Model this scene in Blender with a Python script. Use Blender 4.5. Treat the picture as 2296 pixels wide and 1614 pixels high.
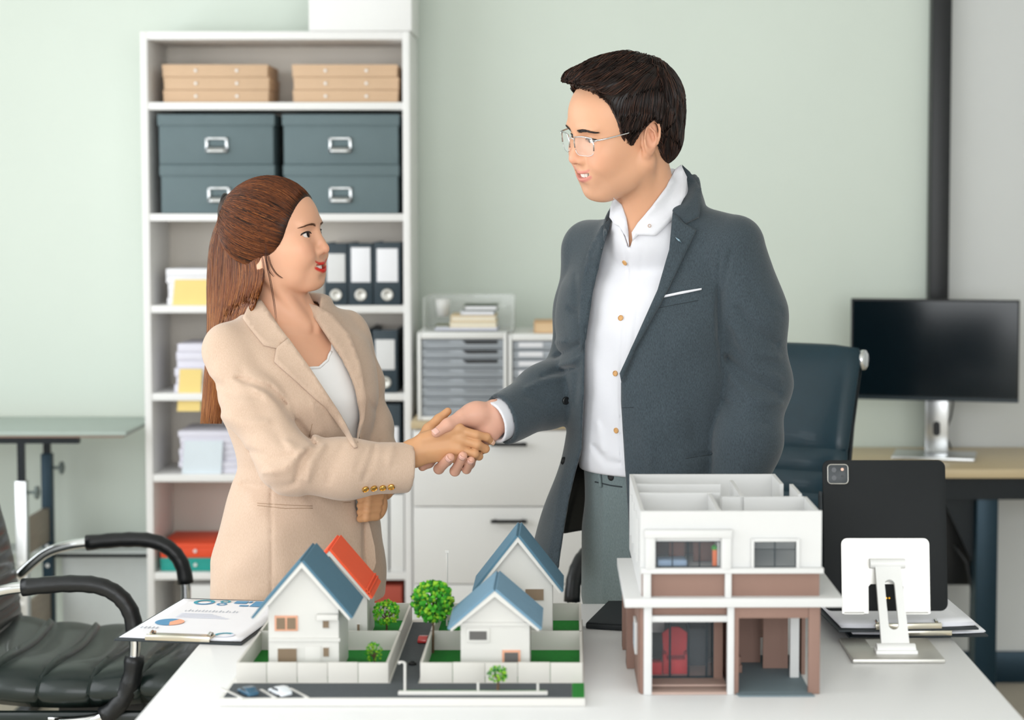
import bpy, bmesh, math, random
import numpy as np
from mathutils import Vector, Matrix, Euler
random.seed(7); np.random.seed(7)
S = bpy.context.scene
for o in list(bpy.data.objects): bpy.data.objects.remove(o, do_unlink=True)
COL = S.collection

# ------------------------------------------------------------------ camera, world, light, exposure
FPX, PPX, PPY, TH, CAMH = 4200.0, 1277.0, 716.0, math.atan(0.06), 1.5
cd = bpy.data.cameras.new('camera'); cam = bpy.data.objects.new('camera', cd); COL.objects.link(cam)
cam.location = (0, 0, CAMH); cam.rotation_euler = (math.pi/2 - TH, 0, 0)
cd.sensor_width = 36; cd.lens = FPX/2296*36
cd.shift_x = -(PPX-1148)/2296; cd.shift_y = -(807-PPY)/2296
cd.clip_start = 0.05
cd.dof.use_dof = True; cd.dof.focus_distance = 3.58; cd.dof.aperture_fstop = 3.0
S.camera = cam
S.view_settings.view_transform = 'Standard'; S.view_settings.look = 'None'
S.view_settings.gamma = 1; S.view_settings.use_curve_mapping = False
S.view_settings.exposure = 0.12
w = bpy.data.worlds.new('world'); S.world = w; w.use_nodes = True
bg = w.node_tree.nodes['Background']; bg.inputs[0].default_value = (0.93, 0.97, 1.0, 1); bg.inputs[1].default_value = 1.6

def area(name, loc, rot, sx, sy, power, col=(1, 1, 1), spread=math.pi):
    l = bpy.data.lights.new(name, 'AREA'); l.shape = 'RECTANGLE'; l.size = sx; l.size_y = sy
    l.energy = power; l.color = col; l.spread = spread
    o = bpy.data.objects.new(name, l); COL.objects.link(o); o.location = loc; o.rotation_euler = rot
    return o
R = math.radians
XL_, YF_ = -2.62, -1.25        # inner faces of the left wall and of the wall behind the camera
# daylight through the left window and through the window wall behind the camera, each light lying in its window opening
area('window_left_offscreen', (XL_-0.01, 2.95, 1.61), (0, R(-90), 0), 1.9, 3.7, 46, (0.95, 0.98, 1.0))
area('window_behind_camera_offscreen', (0, YF_-0.005, 1.675), (R(90), 0, 0), 4.4, 2.0, 100, (0.96, 0.982, 1.0))

# ------------------------------------------------------------------ pixel helpers (a pixel gives a direction, depth comes from the plane it touches)
CT, ST = math.cos(TH), math.sin(TH)
def ray(px, py):
    dx = (px-PPX)/FPX; dy = (PPY-py)/FPX
    return Vector((dx, CT+dy*ST, -ST+dy*CT))
def W(px, py, Y):
    d = ray(px, py); t = Y/d.y
    return Vector((d.x*t, Y, CAMH+d.z*t))
def Wz(px, py, z):
    d = ray(px, py); t = (z-CAMH)/d.z
    return Vector((d.x*t, d.y*t, z))

# ------------------------------------------------------------------ materials
def lin(c):
    if isinstance(c, str):
        c = c.lstrip('#'); c = [int(c[i:i+2], 16)/255 for i in (0, 2, 4)]
        return tuple(x/12.92 if x <= 0.04045 else ((x+0.055)/1.055)**2.4 for x in c)
    return tuple(c)
MATS = {}
def mat(name, col, rough=0.5, metal=0.0, var=0.04, scale=30, bump=0.0, bscale=200, spec=0.5, trans=0, alpha=1, sheen=0, coat=0, aniso=None, sss=0, ior=1.45, emit=0):
    if name in MATS: return MATS[name]
    m = bpy.data.materials.new(name); m.use_nodes = True; nt = m.node_tree; N = nt.nodes; L = nt.links
    b = N['Principled BSDF']; c = lin(col)
    b.inputs['Roughness'].default_value = rough; b.inputs['Metallic'].default_value = metal
    b.inputs['Specular IOR Level'].default_value = spec; b.inputs['IOR'].default_value = ior
    b.inputs['Transmission Weight'].default_value = trans; b.inputs['Alpha'].default_value = alpha
    b.inputs['Sheen Weight'].default_value = sheen; b.inputs['Coat Weight'].default_value = coat
    if sss:
        b.inputs['Subsurface Weight'].default_value = sss
        b.inputs['Subsurface Radius'].default_value = (0.012, 0.004, 0.002); b.inputs['Subsurface Scale'].default_value = 1.0
    tc = N.new('ShaderNodeTexCoord'); mp = N.new('ShaderNodeMapping'); L.new(tc.outputs['Object'], mp.inputs[0])
    if aniso: mp.inputs['Scale'].default_value = aniso
    n = N.new('ShaderNodeTexNoise'); n.inputs['Scale'].default_value = scale; n.inputs['Detail'].default_value = 4
    L.new(mp.outputs[0], n.inputs['Vector'])
    r = N.new('ShaderNodeMix'); r.data_type = 'RGBA'
    r.inputs[6].default_value = tuple(max(0, x*(1-var)) for x in c)+(1,)
    r.inputs[7].default_value = tuple(min(1, x*(1+var)) for x in c)+(1,)
    L.new(n.outputs['Fac'], r.inputs[0]); L.new(r.outputs[2], b.inputs['Base Color'])
    if emit:
        b.inputs['Emission Color'].default_value = c+(1,); b.inputs['Emission Strength'].default_value = emit
    if bump:
        n2 = N.new('ShaderNodeTexNoise'); n2.inputs['Scale'].default_value = bscale; n2.inputs['Detail'].default_value = 3
        L.new(mp.outputs[0], n2.inputs['Vector'])
        bp = N.new('ShaderNodeBump'); bp.inputs['Strength'].default_value = bump; bp.inputs['Distance'].default_value = 0.002
        L.new(n2.outputs['Fac'], bp.inputs['Height']); L.new(bp.outputs[0], b.inputs['Normal'])
    MATS[name] = m
    return m

M_wall = mat('sage_wall_paint', '#d8e1d7', 0.75, var=0.03, scale=3, bump=0.05, bscale=90)
M_wallw = mat('white_wall_paint', '#d3d5d3', 0.6, var=0.02, scale=3, bump=0.04, bscale=90)
M_floor = mat('pale_floor', '#c9bfad', 0.45, var=0.12, scale=4, aniso=(6, 1, 1), bump=0.05)
M_ceil = mat('ceiling_paint', '#e6e6e2', 0.9, var=0.02)
M_white = mat('white_laminate', '#ecebe9', 0.45, var=0.012, scale=8)
M_white2 = mat('white_plastic', '#ebebe9', 0.4, var=0.01)
M_inner = mat('shelf_back_panel', '#dad3c9', 0.6, var=0.02, scale=6)
M_tabletop = mat('white_table_laminate', '#e4e4e4', 0.35, var=0.01, scale=5)
M_black = mat('black_plastic', '#141618', 0.4, var=0.1)
M_blackmet = mat('black_powder_metal', '#10181d', 0.42, 0.3, var=0.1)
M_navymet = mat('dark_blue_metal', '#16303d', 0.38, 0.4, var=0.1)
M_chrome = mat('chrome', '#e8eaec', 0.07, 1.0, var=0.02)
M_steel = mat('brushed_steel', '#cfd1d2', 0.28, 1.0, var=0.05, aniso=(1, 60, 1))
M_alu = mat('satin_aluminium', '#cfcdc7', 0.42, 0.75, var=0.02)
M_leather = mat('black_leather', '#15211f', 0.34, var=0.2, scale=25, bump=0.12, bscale=450, coat=0.15)
M_leathert = mat('dark_teal_leather', '#12303c', 0.38, var=0.15, scale=25, bump=0.12, bscale=450, coat=0.1)
M_sleeve = mat('black_leather_sleeve', '#17191b', 0.38, var=0.15, scale=40, bump=0.25, bscale=120)
M_seatl = mat('grey_green_leather', '#36443e', 0.36, var=0.15, scale=25, bump=0.12, bscale=450, coat=0.15)
M_tan = mat('kraft_box_card', '#d0b090', 0.65, var=0.04, scale=20)
M_boxgrey = mat('slate_box_card', '#617276', 0.6, var=0.05, scale=20)
M_binder = mat('binder_black', '#2b3a43', 0.45, var=0.08)
M_binderd = mat('binder_black_deep', '#12181c', 0.5, var=0.08)
M_paper = mat('paper_white', '#efeff3', 0.7, var=0.015)
M_paperl = mat('paper_lilac_white', '#e2e0ec', 0.7, var=0.03, scale=5, aniso=(1, 1, 90))
M_yellow = mat('yellow_card', '#f4d98b', 0.7, var=0.02)
M_bluecard = mat('pale_blue_card', '#dfe9f0', 0.7, var=0.02)
M_orange = mat('orange_box_card', '#e8502a', 0.55, var=0.03)
M_teal = mat('teal_box_card', '#229c91', 0.55, var=0.03)
M_red = mat('red_box_card', '#b4503f', 0.55, var=0.03)
M_wood = mat('oak_laminate', '#c9b590', 0.4, var=0.12, scale=6, aniso=(1.2, 14, 14))
M_woodg = mat('grey_oak_laminate', '#9a8f80', 0.5, var=0.2, scale=7, aniso=(14, 1.2, 14))
M_greytop = mat('grey_green_laminate', '#a9b5ae', 0.4, var=0.02)
M_drawer = mat('grey_translucent_plastic', '#a3a9b0', 0.3, var=0.03)
M_acryl = mat('clear_acrylic', '#f4f7f5', 0.05, var=0.0, alpha=0.28)
M_screen = mat('dark_glossy_screen', '#071319', 0.12, var=0.02)
M_pane = mat('thin_clear_pane', '#aab4ba', 0.03, var=0.0, alpha=0.08)

# ------------------------------------------------------------------ mesh helpers
class MB:
    def __init__(s): s.v = []; s.f = []; s.mi = []
    def add(s, vs, fs, mi=0):
        b = len(s.v); s.v += [tuple(v) for v in vs]; s.f += [tuple(b+i for i in f) for f in fs]; s.mi += [mi]*len(fs); return s
    def box(s, x0, x1, y0, y1, z0, z1, mi=0):
        return s.add([(x0,y0,z0),(x1,y0,z0),(x1,y1,z0),(x0,y1,z0),(x0,y0,z1),(x1,y0,z1),(x1,y1,z1),(x0,y1,z1)],
                     [(3,2,1,0),(4,5,6,7),(0,1,5,4),(1,2,6,5),(2,3,7,6),(3,0,4,7)], mi)
    def obox(s, c, size, rot, mi=0):
        m = rot.to_matrix() if isinstance(rot, Euler) else rot; c = Vector(c)
        hx, hy, hz = [a/2 for a in size]
        P = [c+m@Vector(p) for p in [(-hx,-hy,-hz),(hx,-hy,-hz),(hx,hy,-hz),(-hx,hy,-hz),(-hx,-hy,hz),(hx,-hy,hz),(hx,hy,hz),(-hx,hy,hz)]]
        return s.add(P, [(3,2,1,0),(4,5,6,7),(0,1,5,4),(1,2,6,5),(2,3,7,6),(3,0,4,7)], mi)
    def tube(s, pts, r, n=10, cap=True, mi=0, flat=None):
        pts = [Vector(p) for p in pts]; k = len(pts)
        rr = r if isinstance(r, (list, tuple)) else [r]*k
        t0 = (pts[1]-pts[0]).normalized(); a = Vector((0,0,1)) if abs(t0.z) < 0.9 else Vector((1,0,0))
        u = t0.cross(a).normalized(); V = []
        for i, p in enumerate(pts):
            t = (pts[min(i+1,k-1)]-pts[max(i-1,0)]).normalized()
            u = (u-t*u.dot(t)).normalized(); w_ = t.cross(u)
            fl = flat if flat else (1, 1)
            for j in range(n):
                a_ = 2*math.pi*j/n; V.append(p+(u*math.cos(a_)*fl[0]+w_*math.sin(a_)*fl[1])*rr[i])
        Fc = [(i*n+j, i*n+(j+1)%n, (i+1)*n+(j+1)%n, (i+1)*n+j) for i in range(k-1) for j in range(n)]
        if cap: Fc += [tuple(reversed(range(n))), tuple((k-1)*n+j for j in range(n))]
        return s.add(V, Fc, mi)
    def cyl(s, p, q, r, n=16, mi=0): return s.tube([p, q], r, n, True, mi)
    def lathe(s, prof, n=20, at=(0,0,0), m=None, mi=0):
        at = Vector(at); m = m or Matrix.Identity(3); V = []
        for (r, z) in prof:
            for j in range(n):
                a = 2*math.pi*j/n; V.append(at+m@Vector((r*math.cos(a), r*math.sin(a), z)))
        k = len(prof)
        Fc = [(i*n+j, i*n+(j+1)%n, (i+1)*n+(j+1)%n, (i+1)*n+j) for i in range(k-1) for j in range(n)]
        Fc += [tuple(reversed(range(n))), tuple((k-1)*n+j for j in range(n))]
        return s.add(V, Fc, mi)
    def prism(s, poly, d, mi=0):
        """poly: 3-D points of one face, d: extrusion vector"""
        d = Vector(d); P = [Vector(p) for p in poly]; n = len(P)
        return s.add(P+[p+d for p in P], [tuple(reversed(range(n))), tuple(range(n, 2*n))]+[(i,(i+1)%n,n+(i+1)%n,n+i) for i in range(n)], mi)
    def grid(s, fn, nu, nv, mi=0, wrap=False):
        V = [fn(i/(nu-1), j/(nv-1)) for i in range(nu) for j in range(nv)]
        Fc = [(i*nv+j, (i+1)*nv+j, (i+1)*nv+j+1, i*nv+j+1) for i in range(nu-1) for j in range(nv-1)]
        return s.add(V, Fc, mi)
    def build(s, name, m, parent=None, bevel=0, seg=2, smooth=None, thick=0, fixn=True):
        me = bpy.data.meshes.new(name); me.from_pydata(s.v, [], s.f)
        ms = m if isinstance(m, (list, tuple)) else [m]
        for x in ms: me.materials.append(x)
        if len(ms) > 1: me.polygons.foreach_set('material_index', s.mi)
        bm = bmesh.new(); bm.from_mesh(me)
        if thick:
            bmesh.ops.solidify(bm, geom=bm.faces[:], thickness=thick)
        if fixn: bmesh.ops.recalc_face_normals(bm, faces=bm.faces)
        if bevel:
            es = [e for e in bm.edges if len(e.link_faces) == 2 and e.calc_face_angle(0) > 0.5]
            bmesh.ops.bevel(bm, geom=es, offset=bevel, segments=seg, profile=0.5, affect='EDGES', clamp_overlap=True)
        sm = bool(bevel) if smooth is None else smooth
        for f in bm.faces: f.smooth = sm
        bm.to_mesh(me); bm.free()
        if sm and bevel: me.set_sharp_from_angle(angle=0.6)
        return link(bpy.data.objects.new(name, me), parent)
def link(o, parent=None):
    COL.objects.link(o)
    if parent is not None:
        o.parent = parent
        if parent.parent is None and parent.type == 'EMPTY' and not parent.get('_local'):
            o.matrix_parent_inverse = parent.matrix_basis.inverted()
    return o
def tag(o, label=None, cat=None, group=None, kind=None):
    if label: o['label'] = label
    if cat: o['category'] = cat
    if group: o['group'] = group
    if kind: o['kind'] = kind
    return o
def thing(name, label, cat, loc=(0,0,0), rz=0.0, group=None, local=False):
    """Empty at the thing's base; local=True: its parts are modelled about the origin"""
    o = bpy.data.objects.new(name, None); COL.objects.link(o); o.empty_display_size = 0.05
    o.matrix_basis = Matrix.Translation(loc) @ Matrix.Rotation(rz, 4, 'Z')
    if local: o['_local'] = 1
    return tag(o, label, cat, group)
def copy_tree(o, parent=None):
    c = o.copy(); COL.objects.link(c); c.parent = parent
    if parent is not None: c.matrix_parent_inverse = o.matrix_parent_inverse.copy()
    for ch in list(o.children): copy_tree(ch, c)
    return c
def struct(mb, name, m, **k): return tag(mb.build(name, m, **k), kind='structure')
def bx(x0, x1, y0, y1, z0, z1): return MB().box(x0, x1, y0, y1, z0, z1)
def text(name, body, size, m, parent, mw, extrude=0.0004):
    cu = bpy.data.curves.new(name, 'FONT'); cu.body = body; cu.size = size; cu.extrude = extrude; cu.align_x = 'CENTER'; cu.align_y = 'CENTER'
    cu.materials.append(m); o = bpy.data.objects.new(name, cu); link(o, parent); o.matrix_local = mw
    return o
# ------------------------------------------------------------------ room
YW = 5.86; XL, XR, YF, ZC = -2.62, 2.7, -1.25, 2.95
struct(bx(XL-0.1, XR+0.1, YF-0.1, YW+0.1, -0.1, 0.0), 'floor', M_floor)
struct(bx(XL-0.1, XR+0.1, YF-0.1, YW+0.1, ZC, ZC+0.1), 'ceiling', M_ceil)
xs = W(2107, 300, YW).x
struct(bx(XL-0.1, xs, YW, YW+0.1, 0, ZC), 'wall_back', M_wall)
struct(bx(xs, XR+0.1, YW-0.012, YW+0.1, 0, ZC), 'wall_back_white', M_wallw)
struct(bx(XR, XR+0.1, YF-0.1, YW, 0, ZC), 'wall_right', M_wallw)
wl = MB(); wl.box(XL-0.1, XL, YF, YW, 0, 0.62); wl.box(XL-0.1, XL, YF, YW, 2.6, ZC); wl.box(XL-0.1, XL, YF, 1.05, 0.62, 2.6); wl.box(XL-0.1, XL, 4.85, YW, 0.62, 2.6)
struct(wl, 'wall_left', M_wallw)
wf = MB(); wf.box(XL-0.1, XR+0.1, YF-0.1, YF, 0, 0.6); wf.box(XL-0.1, XR+0.1, YF-0.1, YF, 2.75, ZC); wf.box(XL-0.1, -2.3, YF-0.1, YF, 0.6, 2.75); wf.box(2.3, XR+0.1, YF-0.1, YF, 0.6, 2.75)
struct(wf, 'wall_front', M_wallw)
wn = MB()
for yy in (1.05, 2.3, 3.55, 4.79): wn.box(XL-0.07, XL-0.02, yy, yy+0.06, 0.62, 2.6)
for zz in (0.62, 2.54): wn.box(XL-0.07, XL-0.02, 1.05, 4.85, zz, zz+0.06)
struct(wn, 'window_1', M_white2)
wn = MB()
for xx in (-2.3, -0.8, 0.75, 2.24): wn.box(xx, xx+0.06, YF-0.07, YF-0.02, 0.6, 2.75)
for zz in (0.6, 2.69): wn.box(-2.3, 2.3, YF-0.07, YF-0.02, zz, zz+0.06)
struct(wn, 'window_2', M_white2)
a0, a1 = W(2087, 330, YW-0.05).x, W(2130, 330, YW-0.05).x
struct(bx(a0, a1, YW-0.06, YW+0.0, 0, ZC), 'trim_1', M_black, bevel=0.004)
struct(bx(xs, XR, YW-0.026, YW-0.012, 0, 0.1), 'baseboard_back', M_navymet, bevel=0.003)
# ------------------------------------------------------------------ bookshelf
YS = 5.55; SD = 0.29
def zs(py, Y=YS, px=620): return W(px, py, Y).z
def xx_(px, Y=YS, py=700): return W(px, py, Y).x
x0, x1 = xx_(322), xx_(921); tp = 0.021
ztop = zs(70)
t = thing('bookshelf', 'tall white open bookshelf of seven levels against the green wall', 'bookshelf', ((x0+x1)/2, YS+SD/2, 0))
bx(x0, x0+tp, YS, YS+SD, 0, ztop).build('side_panel', M_white, t, bevel=0.0015)
bx(x1-tp, x1, YS, YS+SD, 0, ztop).build('side_panel', M_white, t, bevel=0.0015)
bx(x0+tp, x1-tp, YS+SD-0.012, YS+SD-0.004, 0.02, ztop-0.01).build('back_panel', M_inner, t)
bx(x0+tp, x1-tp, YS, YS+SD-0.004, ztop-0.024, ztop).build('top_board', M_white, t, bevel=0.0015)
SH = []
for py in (229, 479, 685, 882, 1064, 1284, 1470):
    z = zs(py); SH.append(z)
    bx(x0+tp, x1-tp, YS+0.002, YS+SD-0.012, z-0.022, z).build('shelf', M_white, t, bevel=0.0015)
bx(x0+tp, x1-tp, YS+0.02, YS+0.035, 0, 0.08).build('plinth', M_white, t)
# carton on top
o = MB(); xa, xb = xx_(697, YS-0.01), xx_(926, YS-0.01)
o.box(xa, xb, YS-0.005, YS+0.26, ztop+0.0005, ztop+0.30); c = thing('carton', 'large plain white carton on top of the bookshelf', 'box', ((xa+xb)/2, YS+.13, ztop))
o.build('body', M_white2, c, bevel=0.003); bx(xa-.003, xb+.003, YS-.008, YS+.263, ztop+.27, ztop+.305).build('lid', M_white2, c, bevel=0.003)

def px_box(px0, px1, py0, zb, Y, depth):
    """front face between pixel columns px0..px1, top at pixel row py0, standing on zb"""
    return xx_(px0, Y, (py0+700)/2), xx_(px1, Y, (py0+700)/2), Y, Y+depth, zb+0.0005, zs(py0, Y)
# kraft boxes
for si, (p0, p1, who) in enumerate([(369, 604, 'beside the shelf\'s left side panel'), (659, 893, 'close to the right side panel')]):
    X0, X1, Y0, Y1, Z0, Z1 = px_box(p0, p1, 144, SH[0], YS+0.035, 0.2); h = (Z1-Z0)/3
    for k, lv in enumerate(('bottom', 'middle', 'top')):
        j = [0, .002, -.002][k]
        c = thing('kraft_box', 'flat tan card box, %s one of the stack %s' % (lv, ['farther from the drawer cabinet', 'nearer the drawer cabinet'][si]), 'box', ((X0+X1)/2, (Y0+Y1)/2, Z0+k*h), group='tan boxes on the upper shelf')
        bx(X0+j, X1+j, Y0, Y1, Z0+k*h, Z0+k*h+h*0.965).build('body', M_tan, c, bevel=0.0025)
        bx(X0+j-.001, X1+j+.001, Y0-.001, Y1, Z0+k*h+h*.62, Z0+k*h+h*.985).build('lid', M_tan, c, bevel=0.002)
        for fx in (0.31, 0.70):
            cx = X0+(X1-X0)*fx
            MB().cyl((cx, Y0-.005, Z0+k*h+h*.5), (cx, Y0+.001, Z0+k*h+h*.5), .0042, 12).build('button', M_white2, c)
# slate storage boxes
def slate(px0, px1, pt, zb, label, hx):
    X0, X1, Y0, Y1, Z0, Z1 = px_box(px0, px1, pt, zb, YS+0.012, 0.255)
    c = thing('storage_box', label, 'storage box', ((X0+X1)/2, (Y0+Y1)/2, Z0), group='slate storage boxes')
    bx(X0+.004, X1-.004, Y0+.003, Y1-.003, Z0, Z1-.004).build('body', M_boxgrey, c, bevel=0.003)
    bx(X0, X1, Y0-.001, Y1, Z1-.034, Z1).build('lid', M_boxgrey, c, bevel=0.003)
    cx = xx_(hx, Y0, 330); cz = Z0+(Z1-.034-Z0)*.50; hw, hh = .033, .0225
    hd = MB()
    for (q0, q1, r0, r1) in ((-hw, hw, hh-.006, hh), (-hw, hw, -hh, -hh+.014), (-hw, -hw+.007, -hh, hh), (hw-.007, hw, -hh, hh)):
        hd.box(cx+q0, cx+q1, Y0-.005, Y0+.004, cz+r0, cz+r1)
    h_ = hd.build('label_holder', M_steel, c, bevel=0.0015)
    MB().grid(lambda u, v: (cx-hw*.85+u*hw*1.7, Y0-.004-.014*math.sin(v*math.pi*.62), cz-.004-.018*v), 6, 6).build('pull', M_steel, h_, thick=.0015, smooth=True)
    return Z1
zl = slate(359, 617, 369, SH[1], 'slate grey lidded storage box, lower of the stack behind the ponytail', 490)
slate(355, 617, 256, zl, 'slate grey lidded storage box, upper of the stack above the ponytail', 486)
zl = slate(636, 895, 369, SH[1], 'slate grey lidded storage box, lower of the stack beside the green wall', 763)
slate(634, 896, 256, zl, 'slate grey lidded storage box, upper of the stack beside the green wall', 763)
# lever arch binders
def binder(px0, px1, pt, zb, label, lab=(0.2, 0.82), ring=True, lm=None, body=None, tilt=0):
    X0, X1, Y0, Y1, Z0, Z1 = px_box(px0, px1, pt, zb, YS+0.015, 0.25); H = Z1-Z0; Wd = X1-X0
    c = thing('binder', label, 'binder', ((X0+X1)/2, (Y0+Y1)/2, Z0), group='binders on the bookshelf')
    bm_ = body or M_binder
    bx(X0, X1, Y0, Y0+.004, Z0, Z1).build('spine', bm_, c, bevel=0.0015)
    bx(X0, X0+.004, Y0+.004, Y1, Z0, Z1).build('cover', bm_, c); bx(X1-.004, X1, Y0+.004, Y1, Z0, Z1).build('cover', bm_, c)
    bx(X0+.008, X1-.008, Y0+.02, Y1-.015, Z0+.002, Z1-.012).build('paper_block', M_paper, c)
    bx(X0+Wd*.12+tilt, X1-Wd*.10+tilt, Y0-.0012, Y0, Z0+H*.37, Z0+H*lab[1]).build('spine_label', lm or M_paper, c, bevel=.0004)
    if ring:
        cx, cz = (X0+X1)/2, Z0+H*.165; rot = Matrix.Rotation(math.pi/2, 3, 'X')
        MB().lathe([(.0085, 0), (.0175, 0), (.0185, .0015), (.0155, .0035), (.0105, .003), (.0085, 0.001)], 22, (cx, Y0, cz), rot).build('finger_ring', M_alu, c, smooth=True)
        MB().cyl((cx, Y0-.0002, cz), (cx, Y0-.0008, cz), .0088, 14).build('ring_hole', mat('khaki_hole', '#6d6a52', .7), c)
binder(727, 779, 545, SH[2], 'black binder with grey spine label beside the woman\'s mouth', lab=(.2, .83), lm=mat('grey_label', '#dcdcdc', .7))
binder(781, 836, 545, SH[2], 'black binder with tall white label, middle of the upper three', lab=(.2, .93))
binder(838, 898, 543, SH[2], 'black binder with tall white label, end of the upper row by the side panel', lab=(.2, .90))
binder(775, 830, 738, SH[3], 'black binder half hidden behind the tan lapel', lab=(.2, .93))
binder(835, 890, 740, SH[3], 'black binder with short grey label on the shelf above the white files', lab=(.2, .85), lm=mat('grey_label', '#dcdcdc', .7))
binder(848, 897, 906, SH[4], 'black binder with a low white label and no ring, beside the woman\'s sleeve', lab=(.2, .68), ring=False)
binder(795, 846, 906, SH[4], 'black binder with a low white label, hidden behind the tan sleeve', lab=(.2, .68), ring=False)
def magfile(px0, px1, pt, zb, label):
    X0, X1, Y0, Y1, Z0, Z1 = px_box(px0, px1, pt, zb, YS+0.012, 0.24)
    c = thing('magazine_file', label, 'file box', ((X0+X1)/2, (Y0+Y1)/2, Z0), group='white files on the lower shelf')
    bx(X0, X1, Y0, Y0+.003, Z0, Z1).build('front_panel', M_white2, c, bevel=0.001)
    bx(X0, X0+.003, Y0+.003, Y1, Z0, Z1).build('side_panel', M_white2, c); bx(X1-.003, X1, Y0+.003, Y1, Z0, Z1).build('side_panel', M_white2, c)
    bx(X0+.003, X1-.003, Y0+.005, Y1-.005, Z0+.0005, Z1-.03).build('paper_block', M_paper, c)
magfile(838, 869, 1108, SH[5], 'white upright magazine file beside the tan jacket hem')
magfile(873, 904, 1108, SH[5], 'white upright magazine file against the right side panel')
magfile(803, 834, 1108, SH[5], 'white upright magazine file behind the woman\'s hand')
# paper stacks with coloured cards
def stack(px0, px1, pt, zb, label, m, n, hang, hl=None, yoff=.03):
    X0, X1, Y0, Y1, Z0, Z1 = px_box(px0, px1, pt, zb, YS+yoff, 0.2)
    c = thing('paper_stack', label, 'paper stack', ((X0+X1)/2, (Y0+Y1)/2, Z0), group='paper stacks on the bookshelf')
    h = (Z1-Z0)/n
    for k in range(n):
        j = random.uniform(-.006, .006); jy = random.uniform(-.006, .004)
        bx(X0+j, X1+j, Y0+jy, Y1+jy, Z0+k*h, Z0+k*h+h*.97).build('paper_bundle', m, c, bevel=.0008)
    if hang:
        q0, q1, qt, qb, mm, lb = hang
        Yh = Y0-.012
        A = [W(q0+6, qt, Yh), W(q1, qt, Yh), W(q1-4, qb, Yh), W(q0, qb, Yh)]
        zmin = zb+.001
        if qb < 0: pass
        s_ = MB().prism(A, (0, .0012, 0)).build('loose_card', mm, None)
        tag(s_, lb, 'card')
stack(377, 560, 602, SH[2], 'stack of white paper with a yellow card, below the slate boxes', M_paper, 5, (386, 470, 627, 687, M_yellow, 'yellow card leaning on the paper stack below the slate boxes'))
stack(394, 560, 770, SH[3], 'stack of lilac tinted paper behind the ponytail', M_paperl, 6, (397, 453, 827, 922, M_yellow, 'tall yellow card hanging over the shelf edge beside the hair tips'))
stack(402, 545, 966, SH[4], 'stack of pale papers with a light blue card in front', M_paperl, 7, (408, 500, 988, 1062, M_bluecard, 'pale blue card leaning on the paper stack above the orange box'))
# orange / teal flat boxes, bottom things
def flatbox(px0, px1, pt, zb, m, label, name='flat_box', Y=YS+.02, btn=True):
    X0, X1, Y0, Y1, Z0, Z1 = px_box(px0, px1, pt, zb, Y, .22)
    c = thing(name, label, 'box', ((X0+X1)/2, (Y0+Y1)/2, Z0)); H = Z1-Z0
    bx(X0, X1, Y0, Y1, Z0, Z1-.002).build('body', m, c, bevel=.0025)
    bx(X0-.001, X1+.001, Y0-.001, Y1+.001, Z0+H*.7, Z1).build('lid', m, c, bevel=.002)
    if btn:
        for bxp in (438, 560):
            cx = xx_(bxp, Y0, 1240); MB().cyl((cx, Y0-.005, Z0+H*.5), (cx, Y0+.001, Z0+H*.5), .005, 12).build('button', M_white2, c)
    return Z1
zt = flatbox(356, 640, 1251, SH[5], M_teal, 'teal flat box under the orange box')
flatbox(356, 640, 1219, zt, M_orange, 'orange flat box stacked on the teal box')
flatbox(420, 620, 1312, SH[6], M_white2, 'white flat carton at the foot of the bookshelf', btn=False)
flatbox(790, 898, 1313, SH[6], M_red, 'dull red flat box low on the bookshelf', btn=False)

# ------------------------------------------------------------------ drawer cabinet and organisers
YC = 5.40
zt = W(1100, 962, YC).z; xa = xx_(925, YC, 1100); xb = xx_(1357, YC, 1100); zt2 = W(1100, 945, YC).z
t = thing('drawer_cabinet', 'white drawer cabinet with oak top and black bar handles', 'cabinet', ((xa+xb)/2, YC+.2, 0))
bx(xa, xb, YC+.019, YW-.02, 0.06, zt).build('body', M_white, t)
bx(xa+.02, xb-.02, YC+.05, YW-.05, 0, .06).build('plinth', M_black, t)
bx(xa-.004, xb+.004, YC-.004, YW-.015, zt+.0005, zt2).build('top', M_wood, t, bevel=.002)
rows = [965, 1136, 1310, 1484]
for k in range(3):
    za, zb = W(1100, rows[k], YC).z-.0015, W(1100, rows[k+1], YC).z+.0015
    d = bx(xa+.002, xb-.002, YC, YC+.018, max(zb, .065), za).build('drawer', M_white, t, bevel=.002)
    hz = W(1100, [994, 1166, 1340][k], YC).z; hx0, hx1 = xx_(1101, YC, 1100), xx_(1182, YC, 1100)
    h_ = MB(); h_.box(hx0, hx1, YC-.03, YC-.02, hz-.005, hz+.005)
    for q in (hx0+.008, hx1-.016): h_.box(q, q+.008, YC-.02, YC, hz-.004, hz+.004)
    h_.build('handle', M_black, d, bevel=.0015)
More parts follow.
